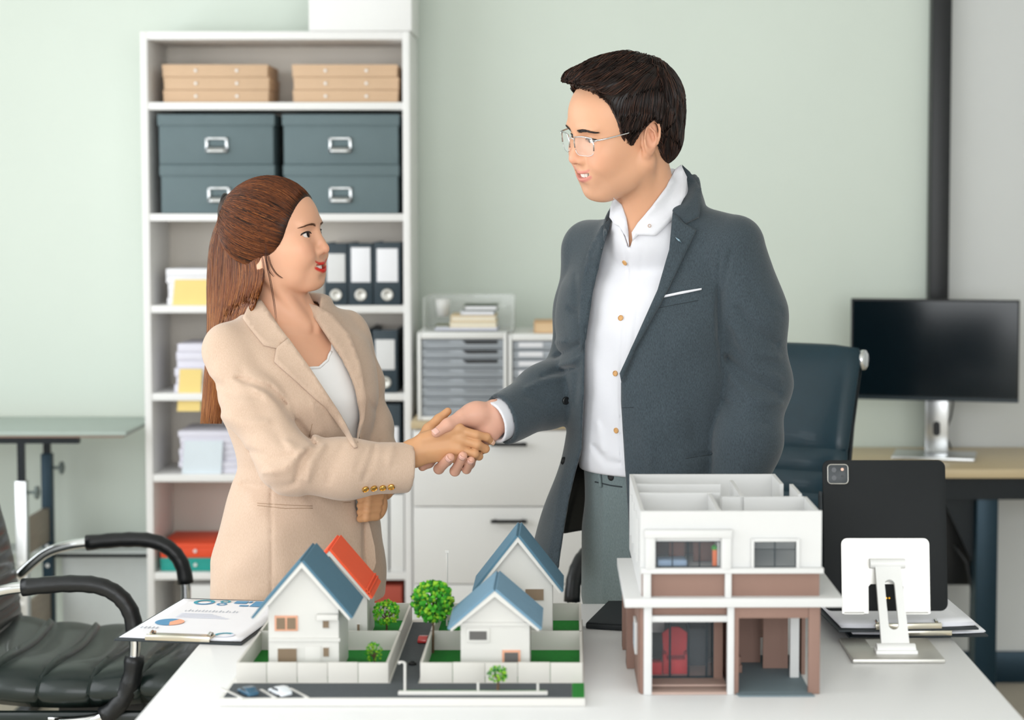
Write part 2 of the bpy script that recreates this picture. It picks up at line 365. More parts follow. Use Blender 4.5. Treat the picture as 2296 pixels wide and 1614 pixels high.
def organiser(px0, px1, pt, pb, label, tabs):
    Y = YC+.02; X0, X1 = xx_(px0, Y, 840), xx_(px1, Y, 840); Z0 = zt2+.0005; Z1 = W(1040, pt, Y).z
    c = thing('drawer_organiser', label, 'drawer organiser', ((X0+X1)/2, Y+.15, Z0), group='desktop drawer organisers')
    e = .011; s_ = MB()
    s_.box(X0, X0+e, Y, Y+.3, Z0, Z1); s_.box(X1-e, X1, Y, Y+.3, Z0, Z1); s_.box(X0+e, X1-e, Y, Y+.3, Z0, Z0+.012); s_.box(X0+e, X1-e, Y, Y+.3, Z1-.019, Z1); s_.box(X0+e, X1-e, Y+.29, Y+.3, Z0+.012, Z1-.019)
    s_.build('housing', M_white2, c, bevel=.003)
    n = 8; za, zb = Z0+.013, Z1-.020; h = (zb-za)/n
    dm = MB(); Wd = X1-X0-2*e
    for k in range(n):
        z = za+k*h
        d = bx(X0+e+.001, X1-e-.001, Y+.008, Y+.27, z+.0006, z+h-.0015).build('drawer', M_drawer, c, bevel=.0015)
        f0 = X0+e+Wd*.50; f1 = X1-e-Wd*.07
        l_ = MB()
        if tabs:   # a white label card on the front
            l_.box(X0+e+Wd*.08, X0+e+Wd*.38, Y+.0055, Y+.0078, z+h*.32, z+h*.82); l_.build('label_card', M_paper, d)
        else:
            l_.prism([(f0, Y+.0052, z+h*.86), (f1, Y+.0052, z+h*.86), (f1, Y+.0052, z+h*.55), (f0+.012, Y+.0052, z+h*.52)], (0, .0026, 0))
            l_.build('grip', [M_black, mat('grey_grip', '#8d9298', .45)][0 if k >= 5 else 1], d)
            bx(X0+e+Wd*.06, X0+e+Wd*.34, Y+.0055, Y+.0078, z+h*.66, z+h*.82).build('label_slot', mat('grey_grip', '#8d9298', .45), d)
    return X0, X1, Y, Z1
X0, X1, Yo, Zo = organiser(936, 1137, 745, 945, 'white drawer organiser with eight grey drawers, under the acrylic tray', False)
X2, X3, _, Zo2 = organiser(1140, 1338, 749, 945, 'white drawer organiser with white label cards, behind the man\'s sleeve', True)
# acrylic tray with books
c = thing('acrylic_tray', 'clear acrylic open tray on the drawer organiser', 'tray', ((X0+X1)/2, Yo+.12, Zo))
tx0, tx1, tz = xx_(948, Yo, 700), xx_(1150, Yo, 700), W(1040, 668, Yo).z
bx(tx0, tx1, Yo+.005, Yo+.24, Zo+.0005, Zo+.004).build('bottom_plate', M_acryl, c)
bx(tx0, tx0+.004, Yo+.005, Yo+.24, Zo+.004, tz).build('side_plate', M_acryl, c); bx(tx1-.004, tx1, Yo+.005, Yo+.24, Zo+.004, tz).build('side_plate', M_acryl, c)
bx(tx0, tx1, Yo+.24, Yo+.244, Zo+.0005, tz).build('back_plate', M_acryl, c)
zb = Zo+.0045
def book(p0, p1, pt, m, label, Y, zb, d=.16, pg=M_paper):
    X0, X1 = xx_(p0, Y, 720), xx_(p1, Y, 720); Z1 = W(1050, pt, Y).z
    c = thing('book', label, 'book', ((X0+X1)/2, Y+d/2, zb), group='books on the organisers'); th = min(.003, (Z1-zb)*.18)
    bx(X0, X1, Y, Y+d, zb, zb+th).build('cover', m, c); bx(X0, X1, Y, Y+d, Z1-th, Z1).build('cover', m, c)
    bx(X0+.002, X1-.002, Y+.002, Y+d-.002, zb+th, Z1-th).build('pages', pg, c); bx(X0, X0+.002, Y, Y+d, zb+th, Z1-th).build('spine', m, c)
    return Z1+.0003
M_cream = mat('cream_cover', '#eadfc8', .6)
zb = book(975, 1115, 735, mat('lilac_cover', '#dadcf0', .6), 'pale lilac book at the bottom of the pile in the tray', Yo+.03, zb)
zb2 = book(1008, 1113, 722, M_cream, 'cream book in the middle of the pile in the tray', Yo+.03, zb, .14, mat('cream_pages', '#efe6d2', .7))
zb3 = book(1010, 1112, 707, mat('sand_cover', '#e0c9a2', .6), 'sand coloured book under the notebooks in the tray', Yo+.032, zb2, .14, mat('cream_pages', '#efe6d2', .7))
zb4 = book(1032, 1108, 697, mat('silver_cover', '#c9ced6', .5), 'slim silver notebook on the pile in the tray', Yo+.04, zb3, .11)
zb5 = book(1040, 1114, 684, mat('dark_green_cover', '#4b5648', .55), 'dark green notebook topping the pile in the tray', Yo+.04, zb4, .11)
book(976, 1006, 730, mat('olive_cover', '#7c8060', .6), 'small olive notepad beside the pile in the tray', Yo+.04, zb, .1)
book(1197, 1300, 722, mat('tan_cover', '#d9b083', .6), 'tan book on the second organiser beside the sleeve', Yo+.04, Zo2+.0005, .15, mat('tan_pages', '#e3c49c', .7))
MB().lathe([(.0, 0), (.017, 0), (.021, .03), (.023, .052), (.021, .052), (.019, .03), (.0, .006)], 20, (xx_(993, Yo+.17, 690), Yo+.17, zb+.0003+.025)).build('small_cup', M_white2, None, smooth=True)
tag([q for q in COL.objects if q.name.startswith('small_cup')][-1], 'small white cup at the back of the acrylic tray', 'cup')

# ------------------------------------------------------------------ right desk, monitor
YD0, YD1 = 5.33, YW-.03; zd = .75
xd0, xd1 = .72, 1.75
t = thing('office_desk', 'office desk with light oak top and dark steel legs by the white wall', 'desk', ((xd0+xd1)/2, (YD0+YD1)/2, 0))
bx(xd0, xd1, YD0, YD1, zd-.026, zd).build('desk_top', M_wood, t, bevel=.002)
bx(xd0+.05, xd1-.1, YD0+.08, YD0+.10, zd-.1, zd-.026).build('rail', M_blackmet, t)
bx(W(2080,1100,5.6).x, W(2190,1100,5.6).x, 5.60, 5.66, .36, zd-.03).build('cable_box', M_black, t, bevel=.003)
lx = W(2207, 1300, 5.45).x
for X in (lx, xd0+.1):
    l_ = MB(); l_.box(X-.032, X+.032, 5.42, 5.50, .05, zd-.03)
    l_.build('leg', M_navymet, t, bevel=.004)
    MB().prism([(X-.03, YD0-.1, .0), (X+.03, YD0-.1, .0), (X+.03, YD0-.1, .02), (X-.03, YD0-.1, .02)], (0, .55, 0)).build('foot', M_navymet, t, bevel=.004)
    if X > 1: MB().prism([(X-.02, 5.46, zd-.03), (X-.16, 5.46, zd-.03), (X-.03, 5.46, zd-.3), (X-.02, 5.46, zd-.3)], (0, .012, 0)).build('bracket', M_blackmet, t)
    MB().prism([(X+.03, 5.44, zd-.03), (X+.11, 5.44, zd-.03), (X+.03, 5.44, zd-.09)], (0, .012, 0)).build('bracket', M_blackmet, t)
# cable below desk and a bag of cables
MB().tube([(W(2140,1310,5.5).x, 5.5, .5), (W(2165,1340,5.5).x, 5.49, .45), (W(2178,1380,5.5).x, 5.48, .36), (W(2176,1440,5.5).x, 5.5, .22), (W(2180,1500,5.5).x, 5.52, .06), (1.2, 5.55, .012)], .006, 8).build('power_cable', M_black, t, smooth=True)
# monitor
tl, tr = W(1908, 667, 5.62), W(2287, 676, 5.50)
ang = math.atan2(tr.y-tl.y, tr.x-tl.x); mc = (tl+tr)/2
zbot = W(2098, 899, 5.56).z; ztopm = W(2098, 671, 5.56).z; mw = (Vector((tr.x, tr.y))-Vector((tl.x, tl.y))).length
stand = W(2107, 1005, 5.58)
t = thing('monitor', 'wide black computer monitor on a silver stand on the oak desk', 'monitor', (mc.x, mc.y, zd), ang, local=True); mh = ztopm-zbot
b0 = zbot-zd
bx(-mw/2, mw/2, 0, .022, b0, b0+mh).build('housing', M_black, t, bevel=.003)
bx(-mw/2+.006, mw/2-.006, -.0008, .0005, b0+.014, b0+mh-.006).build('screen', M_screen, t)
bx(-mw/2+.002, mw/2-.002, -.0012, .0005, b0+.001, b0+.012).build('chin', mat('dark_teal_bezel', '#10222a', .35), t)
nk = MB(); nk.box(-.034+.008, .034+.008, .045, .058, .012, b0+.09); sn = nk.build('neck', M_steel, t, bevel=.003)
MB().prism([(.008+.011*math.cos(a), .0445, .085+(.012 if math.sin(a) > 0 else -.012)+.010*math.sin(a)) for a in np.linspace(0, 2*math.pi, 20, endpoint=False)], (0, .001, 0)).build('cable_hole', M_black, sn)
bx(-.05, .06, .022, .045, b0+.05, b0+.16).build('mount', M_blackmet, t, bevel=.003)
bx(-.118, .125, -.06, .11, .0005, .012).build('base', M_steel, t, bevel=.004)
MB().tube([(.05, .05, b0+.02), (.056, .05, b0-.01), (.05, .055, b0-.05), (.04, .06, b0-.08), (.036, .07, b0-.115), (.05, .09, .02)], .0028, 8).build('cable', M_black, t, smooth=True)

# ------------------------------------------------------------------ left height adjustable table
zt = .85; yf, yb = 5.40, 5.79; xr = -1.285
t = thing('adjustable_table', 'height adjustable table with grey top and telescopic chrome legs beside the bookshelf', 'table', (-1.9, 5.6, 0))
bx(-2.45, xr, yf, yb, zt-.013, zt).build('table_top', M_greytop, t, bevel=.004)
bx(-2.44, xr-.01, yf+.005, yb-.005, zt-.018, zt-.013).build('edge_board', mat('brown_edge', '#8b7466', .5), t)
fx = -1.605
bx(fx-.14, fx+.17, yf+.04, yf+.065, zt-.04, zt-.019).build('support_rail', M_blackmet, t); bx(fx-.14, fx+.1, yb-.08, yb-.055, zt-.04, zt-.019).build('support_rail', M_blackmet, t)
for (yy, m1, m2) in ((yf+.05, M_blackmet, M_steel), (yb-.07, M_blackmet, M_navymet)):
    bx(fx-.010, fx+.010, yy-.008, yy+.008, .5, zt-.04).build('inner_post', m1, t)
    p_ = bx(fx-.016, fx+.016, yy-.016, yy+.016, 0.03, .70 if yy < 5.6 else .745).build('outer_post', m2, t, bevel=.002)
    zk = .665 if yy < 5.6 else .70
    kn = MB(); kn.cyl((fx+.016, yy, zk), (fx+.04, yy, zk), .005, 10); kn.lathe([(0, 0), (.008, .0), (.02, .004), (.02, .012), (.008, .016), (0, .016)], 7, (fx+.036, yy, zk), Matrix.Rotation(math.pi/2, 3, 'Y'))
    kn.build('knob', mat('grey_knob', '#6f7a78', .45), p_)
    for hz in (.46, .40, .34, .22): MB().cyl((fx, yy-.0168, hz), (fx, yy-.0155, hz), .006, 12).build('hole_cap', M_white2, p_)
for (za, zb) in ((.475, .58), (.22, .33)): bx(fx-.009, fx+.009, yf+.066, yb-.086, za, zb).build('side_board', M_woodg, t, bevel=.002)
bx(fx-.05, xr, yb-.03, yb-.01, .415, .445).build('back_rail', M_blackmet, t)
bx(fx-.6, xr, yb-.14, yb-.01, .446, .455).build('lower_shelf', mat('pale_grey_shelf', '#b9c0bf', .35), t)
for k in range(5): MB().lathe([(0, 0), (.006, 0), (.006, .003), (0, .004)], 10, (-1.52+k*.05, yb-.1, .455)).build('bolt', M_steel, t)
bx(fx+.03, xr, yb-.03, yb-.015, .20, .414).build('modesty_panel', mat('pale_grey_panel', '#d2d8d7', .5), t)
bx(fx-.02, fx+.02, yf-.05, yb+.02, 0, .03).build('foot', M_blackmet, t)
bx(-2.30, -2.26, yf+.02, yb-.02, 0, zt-.019).build('far_leg', M_blackmet, t)

# ------------------------------------------------------------------ office chairs
def make_chair(label, seat_m, back_m, loc, rz, top=1.17, bo=-.235):
    t = thing('office_chair', label, 'office chair', loc, rz, local=True)
    def rib(u, n, d): return d*(abs(math.sin(math.pi*u*n))**.55)
    # seat
    def seat(u, v):
        x = bo-.015+(.265-bo)*u; y = -.245+.49*v
        e = (1-abs(2*v-1)**6)**.5
        dip = .030*(2*u-1)**2 - .012*(1-(2*v-1)**2)
        drop = -.055*max(0, (u-.82)/.18)**2
        return (x+.05*(1-(2*v-1)**2)*(.5), y, .438+rib(u, 5, .022)*e*.9+dip+drop-.025*(1-e))
    st = MB().grid(seat, 91, 25).build('seat', seat_m, t, thick=-.05, smooth=True)
    bx(-.24, .235, -.248, -.228, .37, .405).build('seat_rail', M_leather, t, bevel=.008); bx(-.24, .235, .228, .248, .37, .405).build('seat_rail', M_leather, t, bevel=.008)
    # back
    def back(u, v):
        z = .47+(top-.47)*u; y = -.245+.49*v
        x = bo-.10*u-.05*u*u+.035*math.sin(u*math.pi)*.6
        n = 0
        if u < .66: n = rib(u/.66, 9, .016)
        else: n = .016*(1-((u-.66)/.34*2-1)**8)
        return (x+n*(1-abs(2*v-1)**8), y, z)
    MB().grid(back, 150, 17).build('backrest', back_m, t, thick=.03, smooth=True)
    xt = bo-.15
    for s in (-1, 1):
        MB().lathe([(0, 0), (.019, 0), (.024, .004), (.024, .012), (.017, .016), (0, .017)], 20, (xt+.01, s*.245, top-.012), Matrix.Rotation(-s*math.pi/2, 3, 'X')).build('end_cap', M_chrome, t, smooth=True)
        MB().tube([(bo-.012, s*.246, .47), (bo-.03, s*.246, .47+(top-.47)*.25), (bo-.055, s*.246, .47+(top-.47)*.5), (bo-.09, s*.246, .47+(top-.47)*.75), (bo-.14, s*.246, top-.02)], .005, 8).build('side_rod', M_blackmet, t, smooth=True)
        arm = [(-.285, .60), (-.22, .655), (-.16, .676), (-.10, .684), (-.03, .690), (.03, .689), (.07, .678), (.10, .655), (.119, .62), (.125, .57), (.122, .52), (.112, .47), (.085, .425), (.04, .395), (-.05, .385)]
        cu = []
        for i in range(len(arm)-1):
            for q in range(4):
                p = [Vector((arm[max(0, min(len(arm)-1, i+k))][0], arm[max(0, min(len(arm)-1, i+k))][1])) for k in (-1, 0, 1, 2)]; h = q/4
                c_ = 0.5*((2*p[1])+(p[2]-p[0])*h+(2*p[0]-5*p[1]+4*p[2]-p[3])*h*h+(3*p[1]-p[0]-3*p[2]+p[3])*h**3); cu.append((c_.x, s*.268, c_.y))
        cu.append((arm[-1][0], s*.268, arm[-1][1]))
        MB().tube(cu, .0125, 12).build('arm_tube', M_chrome, t, smooth=True)
        sl = cu[11:36]; rr = [.0185+.0008*math.sin(i*2.3) for i in range(len(sl))]; rr[0] = rr[-1] = .0195
        MB().tube(sl, rr, 14).build('arm_sleeve', M_sleeve, t, smooth=True)
        sl = cu[39:52]; MB().tube(sl, [.0205+.0015*math.sin(i*1.7) for i in range(len(sl))], 14).build('lower_sleeve', M_sleeve, t, smooth=True)
        bx(-.07, -.02, s*.25-.008, s*.25+.02, .376, .396).build('arm_mount', M_chrome, t, bevel=.003)
    MB().lathe([(.03, .10), (.03, .25), (.022, .25), (.022, .37), (.0, .37)], 18).build('gas_column', M_blackmet, t, smooth=False)
    bx(-.1, .1, -.07, .07, .345, .385).build('mechanism', M_black, t, bevel=.01)
    for k in range(5):
        a = 2*math.pi*k/5+.3; c_, s_ = math.cos(a), math.sin(a)
        l_ = MB().tube([(0, 0, .11), (.15*c_, .15*s_, .10), (.29*c_, .29*s_, .075)], [.028, .022, .016], 10, flat=(1, .7)).build('leg', M_chrome, t, smooth=True)
        for q in (-1, 1):
            MB().cyl((.29*c_-q*.009*s_, .29*s_+q*.009*c_, .027), (.29*c_-q*.022*s_, .29*s_+q*.022*c_, .027), .0265, 16).build('caster', M_black, l_)
    return t
make_chair('black leather office chair with chrome arms drawn up to the white table', M_leather, M_leather, (-1.062, 4.26, 0), 0.0, 1.02, -.30)
make_chair('dark teal ribbed office chair standing behind the man', M_leathert, M_leathert, (.300, 4.29, 0), math.atan2(-.866, -.5), 1.145)

# ------------------------------------------------------------------ white table
TX0, TX1, TY0, TY1, TZ = -.637, .667, 2.62, 3.51, .75
t = thing('meeting_table', 'white rectangular table carrying the house models', 'table', (0, 3.06, 0))
bx(TX0, TX1, TY0, TY1, TZ-.028, TZ).build('table_top', M_tabletop, t, bevel=.002)
for X in (TX0+.05, TX1-.09):
    for Y in (TY0+.05, TY1-.09):
        bx(X, X+.04, Y, Y+.04, 0, TZ-.028).build('leg', M_white2, t, bevel=.003)
for X in (TX0+.06, TX1-.08): bx(X, X+.02, TY0+.09, TY1-.09, TZ-.09, TZ-.028).build('apron_rail', M_white2, t)
for Y in (TY0+.06, TY1-.08): bx(TX0+.09, TX1-.09, Y, Y+.02, TZ-.09, TZ-.028).build('apron_rail', M_white2, t)
# ------------------------------------------------------------------ street model with four small houses
M_mw = mat('model_board_white', '#d2d0cb', .7, var=.015, scale=20)
M_mf = mat('model_fence_card', '#cdcac3', .75, var=.02, scale=20)
M_asph = mat('model_asphalt', '#4a4f53', .85, var=.15, scale=120, bump=.2, bscale=900)
M_grass = mat('model_grass', '#1d8a2e', .95, var=.3, scale=160, bump=1.0, bscale=1400)
M_rblue = mat('model_roof_blue', '#4f7488', .8, var=.06, scale=60, bump=.15, bscale=900)
M_rsky = mat('model_roof_sky', '#7fa6c4', .8, var=.06, scale=60, bump=.15, bscale=900)
M_rblue2 = mat('model_roof_slate', '#6d90a6', .8, var=.06, scale=60, bump=.15, bscale=900)
M_roran = mat('model_roof_orange', '#ef5a33', .75, var=.04, scale=60)
M_mwin = mat('model_window_brown', '#7d6a55', .6, var=.1)
M_mwin2 = mat('model_window_grey', '#5d5a58', .55, var=.1)
M_mfr = mat('model_frame_peach', '#d9a184', .7, var=.05)
M_leaf = [mat('model_leaf_%d' % i, c, .8, var=.25, scale=150) for i, c in enumerate(('#2f8f1c', '#57b22a', '#8bbd2c', '#1e6d18'))]
M_bark = mat('model_bark', '#5a4630', .9, var=.2)
BX0, BX1, BY0, BY1, BZ = -.527, .0235, 2.776, 3.32, TZ+.0005
BT = BZ+.012; FT = BT+.032
st = thing('street_model', 'architectural street model with white walls, roads and green plots on the white table', 'model', ((BX0+BX1)/2, (BY0+BY1)/2, BZ))
bx(BX0, BX1, BY0, BY1, BZ, BT).build('base_board', M_mw, st, bevel=.0008)
fy0, ym = 2.868, 3.085
LX0, LX1, RX0, RX1 = -.517, -.281, -.232, .0205
bx(BX0+.006, BX1-.020, BY0+.006, fy0-.004, BT, BT+.001).build('front_road', M_asph, st)
bx(LX1+.003, RX0-.003, fy0-.0038, BY1-.03, BT, BT+.0011).build('side_road', M_asph, st)
bx(BX1-.0195, BX1-.001, BY0+.006, fy0-.004, BT, BT+.0012).build('grass_strip', M_grass, st)
e = .004
for (xa, xb) in ((LX0, LX1), (RX0, RX1)):
    for (ya, yb) in ((fy0, ym), (ym, BY1-.012)):
        bx(xa+e, xb-e, ya+e, yb-e, BT, BT+.0012).build('lawn', M_grass, st)
    # front fence of single panels, then the side, middle and rear fences
    n = 5; wd = (xb-xa)/n
    for k in range(n): bx(xa+k*wd+.0004, xa+(k+1)*wd-.0004, fy0, fy0+e*.8, BT, FT+.0006*(k % 2)).build('fence_panel', M_mf, st, bevel=.0004)
    bx(xa, xb, ym, ym+e, BT, FT).build('middle_fence', M_mf, st)
    bx(xa, xb, BY1-.012-e, BY1-.012, BT, FT).build('rear_fence', M_mf, st)
    for X in (xa, xb-e): bx(X, X+e, fy0+e, BY1-.012-e, BT, FT).build('side_fence', M_mf, st)
# parking lines, kerb, lamp posts
for p in ((497, 1545, 545, 1568), (585, 1548, 618, 1567), (650, 1545, 690, 1566)):
    a, b = Wz(p[0], p[1], BT), Wz(p[2], p[3], BT); d = Vector((b.x-a.x, b.y-a.y, 0)); n_ = Vector((-d.y, d.x, 0)).normalized()*.0022
    MB().prism([a-n_, b-n_, b+n_, a+n_], (0, 0, .0022)).build('parking_line', M_mw, st)
ka, kb = Wz(893, 1558, BT), Wz(1228, 1558, BT)
bx(ka.x, kb.x, ka.y-.004, ka.y+.004, BT, BT+.006).build('kerb', M_mw, st, bevel=.001)
bx(ka.x+.004, kb.x-.004, ka.y+.004, ka.y+.012, BT, BT+.0045).build('verge', M_grass, st)
def post(px, py0, py1, Y, name, arm=0, knob=False):
    b = W(px, py1, Y); a = W(px, py0, Y); m = MB(); m.tube([(b.x, Y, min(b.z, BT+.006)), (a.x, Y, a.z)], .0018, 8)
    if arm: m.tube([(a.x, Y, a.z), (a.x+arm*.5, Y, a.z+.0016), (a.x+arm, Y, a.z)], [.0018, .0014, .0026], 8)
    if knob: m.box(a.x-.003, a.x+.004, Y-.003, Y+.003, a.z-.001, a.z+.004)
    m.build(name, M_mw, st, smooth=False)
post(908, 1486, 1555, ka.y+.006, 'street_lamp', -.010)
post(1072, 1530, 1552, ka.y+.006, 'bollard'); post(1206, 1532, 1552, ka.y+.006, 'bollard')
post(1002, 1238, 1400, 3.24, 'street_lamp', 0, True)
wp = Wz(925, 1492, BT)
MB().lathe([(.004, 0), (.0065, .001), (.0065, .004), (.004, .005), (.004, .0)], 16, (wp.x, wp.y, BT+.001)).build('tyre', M_black, st)

def house(name, label, cx, yf, yb, hw, zt, eave_hw, eave_z, roof_l, roof_r, th=.004, ov=.016, parts=()):
    """gabled card house: front wall at yf, ridge along Y"""
    zb = BT+.0013
    c = thing(name, label, 'model house', (cx, (yf+yb)/2, zb), group='houses of the street model')
    sl = (zt-eave_z)/eave_hw                   # roof slope
    zw = zt-.006-sl*hw                          # wall height at the eaves
    body = [(cx-hw, yf, zb), (cx+hw, yf, zb), (cx+hw, yf, zw), (cx, yf, zt-.006), (cx-hw, yf, zw)]
    MB().prism(body, (0, yb-yf, 0)).build('walls', M_mw, c)
    for s, m, nm in ((-1, roof_l, 'roof_slope'), (1, roof_r, 'roof_slope')):
        n_ = Vector((s*sl, 0, 1)).normalized()*th
        A = [Vector((cx, yf-ov, zt-.004)), Vector((cx+s*eave_hw, yf-ov, eave_z-.004)), Vector((cx+s*eave_hw, yb+ov*.7, eave_z-.004)), Vector((cx, yb+ov*.7, zt-.004))]
        MB().prism(A, n_).build(nm, m, c)
        # white bargeboard under the front edge
        q = .012
        B = [Vector((cx, yf-ov+.001, zt-.0045)), Vector((cx+s*eave_hw*.985, yf-ov+.001, eave_z-.0045+.003)), Vector((cx+s*eave_hw*.955, yf-ov+.001, eave_z-.0045-.002)), Vector((cx, yf-ov+.001, zt-.0045-q*.75))]
        MB().prism(B, (0, .003, 0)).build('bargeboard', M_mw, c)
    return c, zb
def opening(c, px0, px1, py0, py1, Y, frame=None, fm=None, win=None, name='window', panes=1):
    a, b = W(px0, py0, Y), W(px1, py1, Y)
    f = bx(a.x, b.x, Y-.0022, Y+.0005, b.z, a.z).build(name, fm or M_mw, c, bevel=.0004)
    t_ = frame or .0008; w_ = (b.x-a.x-t_*(panes+1))/panes
    for k in range(panes):
        xx = a.x+t_+k*(w_+t_)
        bx(xx, xx+w_, Y-.0028, Y-.0020, b.z+t_, a.z-t_).build('pane', win or M_mwin, f)
HY = 2.905
A = W(676, 1254, HY-.016); E = W(789, 1378, HY-.016); EL = W(569, 1386, HY-.016)
c, zb = house('model_house', 'model house with dark blue gable roof and peach window frame', A.x, HY, 3.03, .055, A.z, (E.x-EL.x)/2, (E.z+EL.z)/2, M_rblue, M_rblue)
opening(c, 616, 668, 1380, 1414, HY, .003, M_mfr, M_mwin, panes=2)
opening(c, 723, 739, 1389, 1408, HY); opening(c, 622, 667, 1452, 1490, HY, name='door'); opening(c, 724, 739, 1450, 1472, HY)
a = W(712, 1375, HY); b = W(760, 1392, HY); bx(a.x, b.x, HY-.012, HY-.0005, b.z+.003, a.z).build('canopy', M_mw, c, bevel=.0006)
a = W(603, 1430, HY); b = W(763, 1437, HY); bx(a.x, b.x, HY-.003, HY-.0002, b.z, a.z).build('floor_band', M_mw, c)
a = W(684, 1448, HY); b = W(720, 1492, HY); bx(a.x, b.x, HY-.0018, HY-.0002, BT+.0014, a.z).build('door_panel', M_mw, c, bevel=.0004)
# rear house, orange roof
YB = 3.125
A = W(738, 1229, YB); E = W(832, 1338, YB)
hw_ = (E.x-A.x)
c, zb = house('model_house', 'model house with bright orange roof behind the dark blue one', A.x, YB+.012, 3.255, .062, A.z, hw_, E.z, M_roran, M_roran, ov=.012)
# orange ridge and eave battens
for q in (.90, .955):
    X = A.x+hw_*q; Z = A.z+(E.z-A.z)*q; bx(X-.0016, X+.0016, YB, 3.262, Z+.001, Z+.0055).build('roof_batten', M_roran, c)
opening(c, 800, 808, 1398, 1425, YB+.012)
# right front house
A = W(1109, 1319, HY-.014); E = W(1211, 1409, HY-.014); EL = W(1006, 1405, HY-.014)
c, zb = house('model_house', 'low model house with light blue roof beside the sapling', A.x, HY, 3.03, .054, A.z, (E.x-EL.x)/2, (E.z+EL.z)/2, M_rblue2, M_rblue2, ov=.014)
opening(c, 1046, 1098, 1408, 1440, HY, .0045, M_mw, M_mwin2); opening(c, 1126, 1167, 1457, 1489, HY, .0035, M_mfr, M_mwin2)
a = W(1027, 1395, HY); b = W(1190, 1402, HY); bx(a.x, b.x, HY-.003, HY-.0002, b.z, a.z).build('floor_band', M_mw, c)
# right rear house
YB = 3.135
A = W(1161, 1198, YB-.016); E = W(1257, 1325, YB-.016); EL = W(1060, 1321, YB-.016)
c, zb = house('model_house', 'tall model house with blue roof standing behind the low house', A.x, YB, 3.24, .058, A.z, (E.x-EL.x)/2, (E.z+EL.z)/2, M_rblue, M_rblue)
opening(c, 1177, 1220, 1319, 1346, YB)
# trees: trunk with branches and a crown of separate leaf clumps
def tree(label, px, pyb, pyt, rpx, Y, name, cols, squash=1.0, n=260, zbase=None):
    zb = BT+.0014 if zbase is None else zbase; top = W(px, pyt, Y); bot = W(px, pyb, Y); r = rpx/FPX*Y
    c = thing(name, label, 'model tree', (top.x, Y, zb)); cz = top.z-r*squash
    m = MB(); m.tube([(top.x, Y, zb), (top.x+.0008, Y, zb+(cz-zb)*.5), (top.x, Y, cz)], [.0022, .0017, .0012], 7)
    for k in range(6):
        a = k*1.05; m.tube([(top.x, Y, zb+(cz-zb)*.72), (top.x+math.cos(a)*r*.6, Y+math.sin(a)*r*.6, cz+r*.2*math.sin(k))], [.0012, .0005], 5)
    m.build('trunk', M_bark, c)
    f = MB(); rnd = random.Random(int(px))
    for k in range(n):
        u = rnd.uniform(-1, 1); a = rnd.uniform(0, 6.283); q = math.sqrt(1-u*u); rr = r*rnd.uniform(.72, 1.0)
        p = Vector((top.x+q*math.cos(a)*rr, Y+q*math.sin(a)*rr, cz+u*rr*squash))
        s = r*rnd.uniform(.09, .17); mi = rnd.randrange(len(cols)); R_ = Euler((rnd.uniform(0, 3), rnd.uniform(0, 3), rnd.uniform(0, 3))).to_matrix()
        V = [p+R_@Vector(v)*s for v in ((1,0,0),(-1,0,0),(0,1,0),(0,-1,0),(0,0,.8),(0,0,-.8))]
        f.add(V, [(0,2,4),(2,1,4),(1,3,4),(3,0,4),(2,0,5),(1,2,5),(3,1,5),(0,3,5)], mi)
    f.build('foliage', cols, c)['kind'] = 'stuff'
tree('round bright green model tree beside the side road', 970, 1459, 1301, 47, 3.06, 'model_tree', M_leaf, n=620)
tree('small yellow green model tree in the rear plot beside the orange roofed house', 866, 1418, 1344, 31, 3.17, 'model_tree', [M_leaf[0], M_leaf[2], M_leaf[1]], .95, 230)
tree('low olive model bush in the plot beside the dark blue roofed house', 838, 1487, 1440, 20, 2.95, 'model_bush', [M_leaf[2], M_leaf[0]], 1.15, 150)
tree('tiny model sapling on the kerb verge in front of the low house', 1116, 1548, 1492, 23, ka.y+.008, 'model_sapling', [M_leaf[0], M_leaf[2], M_leaf[3]], .85, 150, BT+.0046)
# toy cars
def toy_car(label, px, py, Lg, ang, col, zb):
    p = Wz(px, py, zb); c = thing('toy_car', label, 'toy car', (p.x, p.y, zb), ang, local=True, group='cars of the street model')
    L_, Wd, H = Lg, Lg*.44, Lg*.30
    prof = [(-.5, .12), (.5, .12), (.5, .42), (.42, .52), (.24, .58), (.10, .95), (-.22, 1.0), (-.38, .66), (-.5, .6)]
    mb = MB().prism([(x*L_, -Wd/2, z*H) for x, z in prof], (0, Wd, 0)); m = mat('car_paint_'+col.strip('#'), col, .3, .1, coat=.5)
    mb.build('body', m, c, bevel=L_*.03)
    g = MB(); g.prism([(.23*L_, -Wd*.505, .60*H), (.105*L_, -Wd*.505, .90*H), (-.20*L_, -Wd*.505, .94*H), (-.33*L_, -Wd*.505, .66*H)], (0, Wd*1.01, 0)); g.build('windows', M_black, c)
    for x in (-.3, .3):
        for y in (-1, 1): MB().cyl((x*L_, y*Wd*.38, .15*H), (x*L_, y*Wd*.52, .15*H), .15*H*1.0, 12).build('wheel', M_black, c)
toy_car('dark blue toy car parked on the model road', 556, 1556, .040, R(125), '#2c5872', BT+.0012)
toy_car('white toy car parked on the model road', 628, 1556, .042, R(128), '#e4e9ee', BT+.0012)
toy_car('red toy car on the side road of the model', 950, 1438, .036, R(85), '#b03230', BT+.0013)

